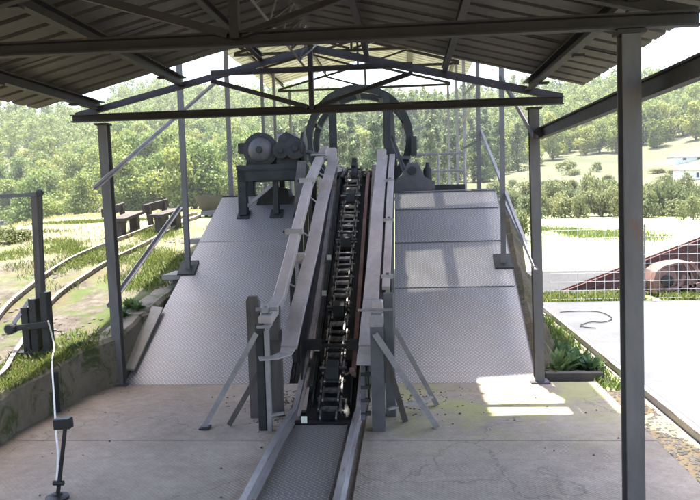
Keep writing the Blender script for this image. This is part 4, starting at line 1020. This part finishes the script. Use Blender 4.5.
# ------------------------------------------------------------------ right side: gravel strip, rail, fence, red chute
MB_ = MB().box((1.53, -5.5, -0.2), (1.76, 5.6, -0.045), 0.01)
tag(MB_.build('gravel_strip', 'ochre'), 'strip of earth and gravel between slab and yard', kind='structure')
one('track_rail', MB().sweep([(a_*1.3, b_*1.0) for a_, b_ in RAIL], [(1.80, y, -0.05) for y in (-5.5, 0, 4, 7, 9.4)]), 'railtop', 'straight grey rail along the edge of the bright concrete yard', 'rail', (1.80, 4, -0.05))
mb = MB().box((1.13, 5.80, -0.09), (1.60, 5.88, 0.045), 0.008)
one('timber_sleeper', mb, 'bench', 'short timber lying behind the right post in front of the weeds', 'timber', (1.4, 5.84, -0.09))
wf = thing('mesh_fence', 'pale welded wire mesh fence along the far edge of the yard', 'fence', (4.2, 9.99, -0.03))
FY = 10.02; wz0, wz1 = -0.02, 1.02
mev = MB().tube([(0, 0, wz0), (0, 0, wz1)], 0.0032, 5).mesh('wire'); mev.materials.append(MAT['wire'])
n_w = 32
for k in range(n_w): inst('wire', mev, wf, (2.02+k*0.125, FY, 0.0))
meh = MB().tube([(0, 0, 0), ((n_w-1)*0.125+0.02, 0, 0)], 0.0032, 5).mesh('cross_wire'); meh.materials.append(MAT['wire'])
for k in range(9): inst('cross_wire', meh, wf, (2.01, FY-0.009, 0.02+k*0.122))
for x in (3.32, 6.1): MB().tube([(x, FY+0.03, -0.1), (x, FY+0.03, 1.05)], 0.016, 8).build('fence_post', 'steel_lt', wf)

CY = 11.1
a_ = PX(546, 299, Y=CY); b_ = PX(700, 240, Y=CY); sl_ = (b_.z-a_.z)/(b_.x-a_.x)
rc = thing('red_chute', 'long red oxide steel chute sloping up to the right behind the mesh fence', 'chute', (a_.x, CY, -0.01))
xe = b_.x+1.6; ze = a_.z+sl_*(xe-a_.x); zlo = lambda x: max(-0.05, a_.z-0.02+(x-a_.x)*0.045)
n_p = 5
for k in range(n_p):
    xa = a_.x+(xe-a_.x)*k/n_p+0.008; xb = a_.x+(xe-a_.x)*(k+1)/n_p-0.008
    MB().prism([[Vector((x, CY+dy, z)) for x, z in ((xa, zlo(xa)-0.02), (xb, zlo(xb)-0.02), (xb, a_.z+sl_*(xb-a_.x)), (xa, a_.z+sl_*(xa-a_.x)+0.004))] for dy in (0, 0.02)]).build('side_panel', 'red', rc)
    MB().beam((xb+0.008, CY-0.03, zlo(xb)-0.02), (xb+0.008, CY-0.03, a_.z+sl_*(xb-a_.x)), 0.05, 0.04, (0, 1, 0)).build('stiffener', 'red', rc)
for dz_ in (0.02, -0.09):
    MB().angle((a_.x, CY-0.03, a_.z+dz_+0.02), (xe, CY-0.03, ze+dz_), 0.06, 0.035, 0.008).build('flange', 'red', rc)
MB().prism([[Vector((x, CY+1.1+dy, z)) for x, z in ((a_.x+1.5, -0.02), (xe, -0.02), (xe, ze-0.25), (a_.x+1.5, a_.z+sl_*1.5-0.2))] for dy in (0, 0.02)]).build('side_panel', 'red', rc)
MB().prism([[Vector((x, y, z)) for x, z in ((a_.x+1.6, 0.02), (xe, ze*0.45), (xe, ze*0.45+0.02), (a_.x+1.6, 0.04))] for y in (CY+0.03, CY+1.08)]).build('chute_floor', 'rustpink', rc)
# rusty bucket with struts
BY = 10.55
q = PX(672, 293, Y=BY)
bk = thing('rusty_scraper', 'pale rusted scraper bucket with struts lying behind the mesh fence', 'scraper', (q.x, BY, -0.03))
def P2(px, py, dy=0.0): p = PX(px, py, Y=BY); return Vector((p.x, BY+dy, max(p.z, -0.03)))
cur = [(655, 294), (653, 282), (656, 272), (664, 266), (676, 263), (690, 262)]
mb = MB(); lo = [P2(*c) for c in cur]
ring_ = lo+[p+Vector((0.0, 0, -0.03)) if k > 2 else p+Vector((0.035, 0, 0)) for k, p in reversed(list(enumerate(lo)))]
mb.prism([[p+Vector((0, dy, 0)) for p in ring_] for dy in (0.0, 0.45)]); mb.build('shell', 'rustpink', bk)
mb = MB(); mb.prism([[P2(*c, dy) for c in ((656, 294), (655, 280), (660, 270), (674, 266), (678, 280), (670, 294))] for dy in (0.01, 0.03)]); mb.build('cheek', 'rustpink', bk)
MB().lathe(P2(667, 281, -0.03), (0, 1, 0), [(0.03, 0), (0.09, 0.005), (0.09, 0.03), (0.03, 0.035)], 14).build('pivot', 'black', bk)
for p0, p1 in (((684, 262), (697, 292)), ((690, 262), (712, 292)), ((676, 293), (684, 275)), ((690, 293), (688, 272)), ((664, 290), (700, 284))):
    MB().beam(P2(*p0, -0.02), P2(*p1, -0.02), 0.05, 0.045, (0, 1, 0)).build('strut', 'rustpink', bk)
for p0, p1 in (((680, 292), (695, 283)), ((672, 293), (700, 291))):
    MB().beam(P2(*p0, 0.08), P2(*p1, 0.08), 0.06, 0.05, (0, 1, 0)).build('tooth_bar', 'black', bk)
# a loose wire on the yard
cp = [PX(x, y, Z=0.012) for x, y in ((560, 312), (580, 311), (600, 312), (612, 318), (604, 322), (590, 322), (580, 326), (596, 328))]
def catmull(cp, n=6):
    o_ = []
    for k in range(len(cp)-1):
        p0 = cp[max(k-1, 0)]; p1 = cp[k]; p2 = cp[k+1]; p3 = cp[min(k+2, len(cp)-1)]
        for q_ in np.linspace(0, 1, n)[:-1]: o_.append(0.5*((2*p1)+(p2-p0)*q_+(2*p0-5*p1+4*p2-p3)*q_*q_+(3*p1-p0-3*p2+p3)*q_**3))
    return o_+[cp[-1]]
one('loose_wire', MB().tube(catmull(cp), 0.006, 5), 'iron', 'thin dark loose wire curling on the bright yard near the fence', 'wire', (cp[0].x, cp[0].y, 0.0))

# ------------------------------------------------------------------ vegetation
def leaf_cloud(n, blobs, size, rng, flat=0.0, tri=False):
    """n leaf quads spread over the outer shells of blobs (x,y,z,rx,rz)"""
    bi = rng.integers(0, len(blobs), n); B = np.array(blobs)[bi]
    d = rng.normal(size=(n, 3)); d /= np.linalg.norm(d, axis=1)[:, None]
    rad = rng.uniform(0.55, 1.08, n)[:, None]
    c = B[:, :3]+d*rad*np.stack([B[:, 3], B[:, 3], B[:, 4]], 1)
    nrm = d+rng.normal(size=(n, 3))*0.7; nrm[:, 2] += 0.3; nrm /= np.linalg.norm(nrm, axis=1)[:, None]
    t1 = np.cross(nrm, rng.normal(size=(n, 3))); t1 /= np.linalg.norm(t1, axis=1)[:, None]; t2 = np.cross(nrm, t1)
    s1 = (size*rng.uniform(0.6, 1.3, n))[:, None]; s2 = s1*rng.uniform(0.45, 0.9, n)[:, None]
    k = rng.uniform(-0.25, 0.25, (n, 1))*s1
    v = np.stack([c-t1*s1, c-t2*s2+nrm*k, c+t1*s1, c+t2*s2+nrm*k], 1).reshape(-1, 3)
    return v, np.arange(4*n).reshape(-1, 4)
def tree_mesh(kind, n, seed, lsz=0.11):
    rng = np.random.default_rng(seed); blobs = []
    if kind == 'pine':
        h = 6.0
        for k in range(7):
            z = 0.7+k*0.8; r_ = 1.75*(1-k/8.2)
            for j in range(4):
                a_ = rng.uniform(0, 6.28); blobs.append((math.cos(a_)*r_*0.55, math.sin(a_)*r_*0.55, z+rng.uniform(-.25, .25), r_*0.62, 0.42))
        v, f = leaf_cloud(n, blobs, lsz, rng)
    else:
        for j in range(16):
            a_ = rng.uniform(0, 6.28); r_ = rng.uniform(0.2, 1.5); z = rng.uniform(0.6, 4.4); s = 1-abs(z-2.2)/3.4
            blobs.append((math.cos(a_)*r_*s, math.sin(a_)*r_*s, z, rng.uniform(0.6, 1.0), rng.uniform(0.5, 0.85)))
        v, f = leaf_cloud(n, blobs, lsz, rng)
    return v, f
def trunk_mb(h, r0):
    mb = MB(); mb.tube([(0, 0, -0.4), (0.05, 0.02, h*0.4), (0.0, 0.06, h*0.75), (0.03, 0.0, h)], [r0*1.25, r0, r0*0.6, r0*0.2], 7)
    for k in range(4):
        a_ = k*1.7; z = h*(0.4+0.12*k)
        mb.tube([(0, 0, z), (math.cos(a_)*0.6, math.sin(a_)*0.6, z+0.45), (math.cos(a_)*1.0, math.sin(a_)*1.0, z+0.75)], [r0*0.45, r0*0.3, r0*0.1], 5)
    return mb
protos = []
for i, (kd, ml) in enumerate((('leaf', 'leaf'), ('leaf', 'leaf'), ('leaf', 'leaf'), ('pine', 'pine'), ('pine', 'pine'))):
    v, f = tree_mesh(kd, 3400, 100+i); cm = np_mesh('crown', v, f); cm.materials.append(MAT[ml])
    tm = trunk_mb(4.2 if kd == 'leaf' else 5.6, 0.13).mesh('trunk'); tm.materials.append(MAT['bark'])
    protos.append((kd, cm, tm))
# positions on the hillside, in view
cand = []
rng = np.random.default_rng(5)
d = 54.0
while d < 310:
    sp_d = 3.7+d*0.004
    az = -0.62
    while az < 0.46:
        x = math.sin(az)*d+rng.normal()*1.2; y = math.cos(az)*d+rng.normal()*1.3
        az += sp_d/d*rng.uniform(0.75, 1.25)
        a2 = math.atan2(x, y)
        lim = 58 if a2 < 0.0 else 58+min(1, a2/0.25)*55
        if math.hypot(x, y) < lim: continue
        if vnoise(x*0.05+3, y*0.05+8) < 0.22: continue
        cand.append((math.hypot(x, y), x, y))
    d += sp_d*0.92
cand.sort()
def in_front(x, y, z):
    v_ = Vector((x, y, z))-EYE; c_ = v_.dot(fwd); return c_ > 0 and -10 < 350+FPX*v_.dot(right)/c_ < 710
cand = [c for c in cand if in_front(c[1], c[2], float(zt(c[1], c[2]))+3)]
GRP = {'leaf': 'broadleaf trees on the wooded hillside', 'pine': 'conifers on the wooded hillside'}
LAB = {'leaf': 'pale green rounded broadleaf tree on the distant wooded hillside', 'pine': 'darker green conifer among the trees on the distant wooded hillside'}
print('trees', len(cand))
NIND = 300
rest_v = []; rest_f = []; off = 0
low = [tree_mesh(k_, 480, 300+i, 0.18) for i, k_ in enumerate(('leaf', 'leaf', 'pine'))]
low = [(v*1.0, f) for v, f in low]
for i, (dd, x, y) in enumerate(cand):
    z = float(zt(x, y)); s = rng.uniform(0.75, 1.25)*(0.95+0.0012*dd); sz = s*rng.uniform(0.9, 1.2); rot = rng.uniform(0, 6.28)
    pineish = vnoise(x*0.03+30, y*0.03+2) > 0.6
    if i < NIND:
        kd, cm, tm = protos[rng.integers(3, 5)] if pineish else protos[rng.integers(0, 3)]
        t = bpy.data.objects.new('hill_tree' if kd == 'leaf' else 'pine_tree', None); COL.objects.link(t)
        t.location = (x, y, z-0.1); t.rotation_euler = (0, 0, rot); t.scale = (s, s, sz); tag(t, LAB[kd], 'tree', GRP[kd])
        for nm, me in (('crown', cm), ('trunk', tm)):
            o = bpy.data.objects.new(nm, me); COL.objects.link(o); o.parent = t
    else:
        v, f = low[2] if pineish else low[rng.integers(0, 2)]
        c_, s2 = math.cos(rot), math.sin(rot)
        vv = np.stack([(v[:, 0]*c_-v[:, 1]*s2)*s*1.05+x, (v[:, 0]*s2+v[:, 1]*c_)*s*1.05+y, v[:, 2]*sz+z], 1)
        rest_v.append(vv); rest_f.append(f+off); off += len(v)
if rest_v:
    o = np_obj('hill_forest', np.concatenate(rest_v), np.concatenate(rest_f), 'leaf'); tag(o, 'far wood covering the upper hillside', kind='stuff')

# hedge of bushes along the meadow on the right, and a few shrubs on the left
def bush_mesh(seed, n=1500, size=0.06):
    rng_ = np.random.default_rng(seed); bl = []
    for j in range(11):
        a_ = rng_.uniform(0, 6.28); r_ = rng_.uniform(0, 0.75); bl.append((math.cos(a_)*r_, math.sin(a_)*r_, rng_.uniform(0.25, 0.85)*(1.1-r_*0.5), rng_.uniform(0.25, 0.42), rng_.uniform(0.22, 0.4)))
    v, f = leaf_cloud(n, bl, size, rng_); v[:, 2] = np.maximum(v[:, 2], -0.03); me = np_mesh('foliage', v, f); me.materials.append(MAT['bush']); return me
bms = [bush_mesh(s) for s in (1, 2, 3, 4)]
stem_me = MB().tube([(0, 0, -0.2), (0.03, 0, 0.3), (0.08, 0.05, 0.8)], [0.05, 0.04, 0.015], 6).tube([(0, 0, 0.1), (-0.15, 0.1, 0.5), (-0.3, 0.15, 0.8)], [0.035, 0.025, 0.01], 5).mesh('stem'); stem_me.materials.append(MAT['bark'])
def bush(x, y, w_, h_, label, group):
    t = bpy.data.objects.new('bush', None); COL.objects.link(t); t.location = (x, y, float(zt(x, y))-0.03); t.rotation_euler = (0, 0, random.uniform(0, 6.28)); t.scale = (w_, w_, h_)
    tag(t, label, 'bush', group)
    for nm, me in (('foliage', random.choice(bms)), ('stem', stem_me)):
        o = bpy.data.objects.new(nm, me); COL.objects.link(o); o.parent = t
for k in range(26):
    px_ = 504+k*8+random.uniform(-4, 4)
    p = on_ground(px_, 217+random.uniform(-5, 3)); dd = p.y
    bush(p.x, p.y, random.uniform(10, 20)/700*dd, random.uniform(14, 34)/700*dd, 'leafy bush in the ragged hedge across the bright meadow', 'bushes in the meadow hedge')
for k in range(18):
    px_ = 500+k*12+random.uniform(-6, 6)
    p = on_ground(px_, 206+random.uniform(-4, 3)); dd = p.y
    bush(p.x, p.y, random.uniform(12, 20)/700*dd, random.uniform(18, 28)/700*dd, 'leafy bush in the ragged hedge across the bright meadow', 'bushes in the meadow hedge')
for k in range(26):
    px_ = random.uniform(500, 705); py_ = random.uniform(166, 190)
    p = on_ground(px_, py_); dd = p.y
    bush(p.x, p.y, random.uniform(6, 13)/700*dd, random.uniform(5, 10)/700*dd, 'low scrub bush scattered on the open slope behind the meadow hedge', 'scrub on the far open slope')
p = on_ground(519, 240); bush(p.x, p.y, 0.45, 0.9, 'single bush close beside the right ramp edge behind the slanting braces', None)
for px_, py_, w_, h_ in ((8, 243, 22, 20), (24, 240, 14, 14), (-10, 246, 24, 22), (145, 207, 14, 12), (160, 206, 12, 10), (128, 208, 12, 9)):
    p = on_ground(px_, py_); dd = p.y
    bush(p.x, p.y, w_/700*dd, h_/700*dd, 'low scrub bush on the edge of the bright field at the left', 'scrub bushes at the field edge')

# broad-leaved weeds by the right post and on the bank
def weed_mesh(seed, n, h_):
    rng_ = random.Random(seed); mb = MB()
    for k in range(n):
        a_ = rng_.uniform(0, 6.28); L = h_*rng_.uniform(0.6, 1.25); el_ = rng_.uniform(0.5, 1.35); wd = L*rng_.uniform(0.08, 0.15)
        dr = Vector((math.cos(a_)*math.cos(el_), math.sin(a_)*math.cos(el_), math.sin(el_))); sd = Vector((-math.sin(a_), math.cos(a_), 0))
        b0 = Vector((rng_.uniform(-.1, .1), rng_.uniform(-.1, .1), -0.01))*h_*2.0
        m1 = b0+dr*L*0.5+Vector((0, 0, L*0.06)); t1 = b0+dr*L+Vector((0, 0, -L*0.16))
        mb.add([b0-sd*wd*0.12, b0+sd*wd*0.12, m1+sd*wd, m1+Vector((0, 0, -wd*0.3)), m1-sd*wd, t1], [(0, 1, 2, 3), (0, 3, 4), (3, 2, 5), (4, 3, 5)])
    me = bpy.data.meshes.new('weed_leaves'); me.from_pydata(mb.v, [], mb.f); me.materials.append(MAT['weed']); return me
wms = [weed_mesh(s, 90, 0.3) for s in (3, 4)]
def weed(x, y, s, label, group=None, z=None):
    o = bpy.data.objects.new('weed_clump', random.choice(wms)); COL.objects.link(o); o.location = (x, y, float(zt(x, y)) if z is None else z)
    o.scale = (s, s, s); o.rotation_euler = (0, 0, random.uniform(0, 6)); tag(o, label, 'weed', group)
for x, y, s in ((1.28, 6.15, 0.95), (1.48, 6.3, 0.85), (1.36, 6.5, 1.0), (1.58, 6.15, 0.6)):
    weed(x, y, s, 'broad-leaved green weed clump between the right post and the timber', 'weeds behind the right post')
for px_, py_, s in ((130, 308, 0.4), (138, 314, 0.36), (122, 318, 0.35), (72, 355, 0.25), (80, 350, 0.22)):
    p = on_ground(px_, py_); weed(p.x, p.y, s, 'small green weed tuft on the stony bank left of the ramp', 'weed tufts on the bank')

# grass on the bank
def blades(name, region, n, hh, mat, label, dens, rng_, width=0.006):
    x0, x1, y0, y1 = region
    x = rng_.uniform(x0, x1, n); y = rng_.uniform(y0, y1, n); keep = dens(x, y) > rng_.random(n); x, y = x[keep], y[keep]; n = len(x)
    z = np.where(np.abs(x-np.interp(y, ex, ez)+0.05) < 0.09, np.where(y < 5.72, np.interp(y, bx_, bz_)+0.012, zt(x, y)), zt(x, y))-0.005; a_ = rng_.uniform(0, 6.28, n); h_ = hh*rng_.uniform(0.4, 1.3, n); ln = h_*rng_.uniform(0.1, 0.9, n)
    w_ = width*(1+y*0.06)
    b_ = np.stack([x, y, z], 1); sd = np.stack([-np.sin(a_)*w_, np.cos(a_)*w_, 0*a_], 1); dr = np.stack([np.cos(a_)*ln, np.sin(a_)*ln, h_], 1)
    md = dr*np.array([0.35, 0.35, 0.62])
    v = np.stack([b_-sd, b_+sd, b_+md+sd*0.8, b_+dr, b_+md-sd*0.8], 1).reshape(-1, 3)
    f = np.arange(5*n).reshape(-1, 5)
    o = np_obj(name, v, f, mat); tag(o, label, kind='stuff'); return o
rg_ = np.random.default_rng(3)
def dens_bank(x, y):
    ed_ = np.interp(y, ex, ez); n_ = vnoise(x*1.1+5, y*1.1+2)*0.6+vnoise(x*3.1, y*3.1)*0.4
    mos = np.clip(1-(ed_-0.05-x)/0.5, 0, 1)*(y < 5.4)
    return np.where(x < ed_-0.02, np.clip((n_-0.47)*4.0, 0, 1)+mos*0.8, 0)
blades('bank_grass', (-6.5, -2.4, 3.2, 12), 130000, 0.055, 'grass', 'short green grass on the left bank', dens_bank, rg_, 0.0022)
blades('bank_grass', (-9, -2.6, 9, 26), 26000, 0.06, 'drygrass', 'dry grass on the bright left field', lambda x, y: np.clip(vnoise(x*0.8, y*0.8)*1.5-0.4, 0, 1), rg_, 0.003)
blades('verge_grass', (1.95, 7.5, 9.95, 10.7), 12000, 0.1, 'grass', 'grass verge under the mesh fence', lambda x, y: np.clip(vnoise(x*2, y*2)*1.6-0.2, 0, 1), rg_)
blades('meadow_grass', (1.9, 16, 13.5, 34), 9000, 0.07, 'drygrass', 'dry meadow grass beyond the fence', lambda x, y: np.clip(vnoise(x*0.6, y*0.6)*1.6-0.4, 0, 1), rg_, 0.003)
blades('meadow_patch', (4.2, 8.5, 21, 27.5), 9000, 0.14, 'grass', 'green grass patch in the dry meadow', lambda x, y: np.clip(1.3-((x-6.3)/2.1)**2-((y-24)/3.2)**2, 0, 1)*vnoise(x*1.5, y*0.9), rg_, 0.004)
blades('strip_grass', (1.12, 1.75, 5.6, 9.0), 2500, 0.08, 'grass', 'grass along the foot of the right ramp', lambda x, y: np.clip(vnoise(x*3, y*3)*1.6-0.3, 0, 1), rg_)

def dens_moss(x, y):
    ed_ = np.interp(y, ex, ez); return ((x < ed_+0.015) & (x > ed_-0.22) & (y < 5.55))*np.clip(vnoise(x*4, y*2.3)*2.2-0.35, 0, 1)
blades('kerb_moss', (-3.0, -2.5, 2.6, 5.6), 26000, 0.035, 'grass', 'moss and short grass on top of the kerb', dens_moss, rg_, 0.002)
# gravel and crumbs
def stones(name, pts, smin, smax, label, seed, mat='gravel'):
    r_ = random.Random(seed); mb = MB()
    base = [(1, 0, 0), (-1, 0, 0), (0, 1, 0), (0, -1, 0), (0, 0, 1), (0, 0, -1)]
    fs = [(0, 2, 4), (2, 1, 4), (1, 3, 4), (3, 0, 4), (2, 0, 5), (1, 2, 5), (3, 1, 5), (0, 3, 5)]
    for x, y, z in pts:
        s = r_.uniform(smin, smax); rot = r_.uniform(0, 6.28); c_, s_2 = math.cos(rot), math.sin(rot)
        vs = []
        for a1, b1, c1 in base:
            a1 *= s*r_.uniform(0.7, 1.3); b1 *= s*r_.uniform(0.6, 1.1); c1 *= s*r_.uniform(0.4, 0.7)
            vs.append((x+a1*c_-b1*s_2, y+a1*s_2+b1*c_, z+c1+s*0.15))
        mb.add(vs, fs)
    me = bpy.data.meshes.new(name); me.from_pydata(mb.v, [], mb.f); o = bpy.data.objects.new(name, me); COL.objects.link(o); me.materials.append(MAT[mat]); tag(o, label, kind='stuff')
rs = random.Random(9)
stones('gravel', [(rs.uniform(1.54, 1.75), rs.uniform(2.5, 5.6), -0.045) for _ in range(900)], 0.006, 0.02, 'loose gravel in the strip beside the slab', 1)
pts = []
for _ in range(900):
    x = rs.uniform(-4.2, -2.5); y = rs.uniform(4.2, 9.5)
    if x < float(np.interp(y, ex, ez))-0.05 and vnoise(x*1.7+4, y*1.7+1) > 0.45: pts.append((x, y, float(zt(x, y))))
stones('bank_stones', pts, 0.008, 0.032, 'small stones scattered on the bank', 2)
pts = [(rs.gauss(-0.95, 0.16), rs.gauss(5.15, 0.22), 0.0) for _ in range(420)]+[(rs.gauss(0.0, 0.2), rs.gauss(5.2, 0.2), 0.0) for _ in range(120)]+[(rs.uniform(-2.6, 1.4), rs.uniform(3.2, 5.6), 0) for _ in range(50)]
stones('floor_crumbs', [p for p in pts if p[1] < 5.68 and not -0.87 < p[0] < -0.3], 0.004, 0.012, 'crumbs of stone and leaf litter on the floor', 3, 'ochre')

# white house far up the slope on the right
def house(px_, py_, wpx, hpx, label):
  p = on_ground(px_, py_); dd = p.y
  hs_ = thing('white_house', label, 'house', p)
  W = wpx/700*dd; Hh = hpx/700*dd; D_ = W*0.5
  MB().box((p.x-W*0.4, p.y, p.z-0.8), (p.x+W*0.6, p.y+D_, p.z+Hh), 0.02).build('wall', 'white', hs_)
  mb = MB(); mb.prism([[Vector((x, p.y-0.3, p.z+Hh)), Vector((x, p.y+D_+0.3, p.z+Hh)), Vector((x, p.y+D_/2, p.z+Hh*1.5))] for x in (p.x-W*0.43, p.x+W*0.63)]); mb.build('roof', 'tile', hs_)
  for fx in (-0.2, 0.1, 0.4):
      x = p.x+W*fx; wn_ = MB().box((x-W*0.035, p.y-0.03, p.z+Hh*0.25), (x+W*0.035, p.y+0.03, p.z+Hh*0.7), 0.005).build('window', 'dark', hs_)
house(694, 180, 34, 10, 'small white house low on the far slope at the right edge, just above the hedge')
house(694, 161, 44, 4.5, 'long low white house higher up the far slope at the right edge')

# ------------------------------------------------------------------ summer haze over the valley
hz = MB().box((-345, -135, -8), (345, 435, 62), 0.0)
mt, t, b = nodes('summer_haze'); t.nodes.remove(b)
vol = N(t, 'ShaderNodeVolumePrincipled', i_Density=0.0005, i_Anisotropy=0.25); vol.inputs['Color'].default_value = (0.97, 0.985, 1, 1)
t.links.new(vol.outputs[0], t.nodes['Material Output'].inputs['Volume']); MAT['haze'] = mt
tag(hz.build('haze', 'haze'), 'pale summer haze over the valley', kind='stuff')
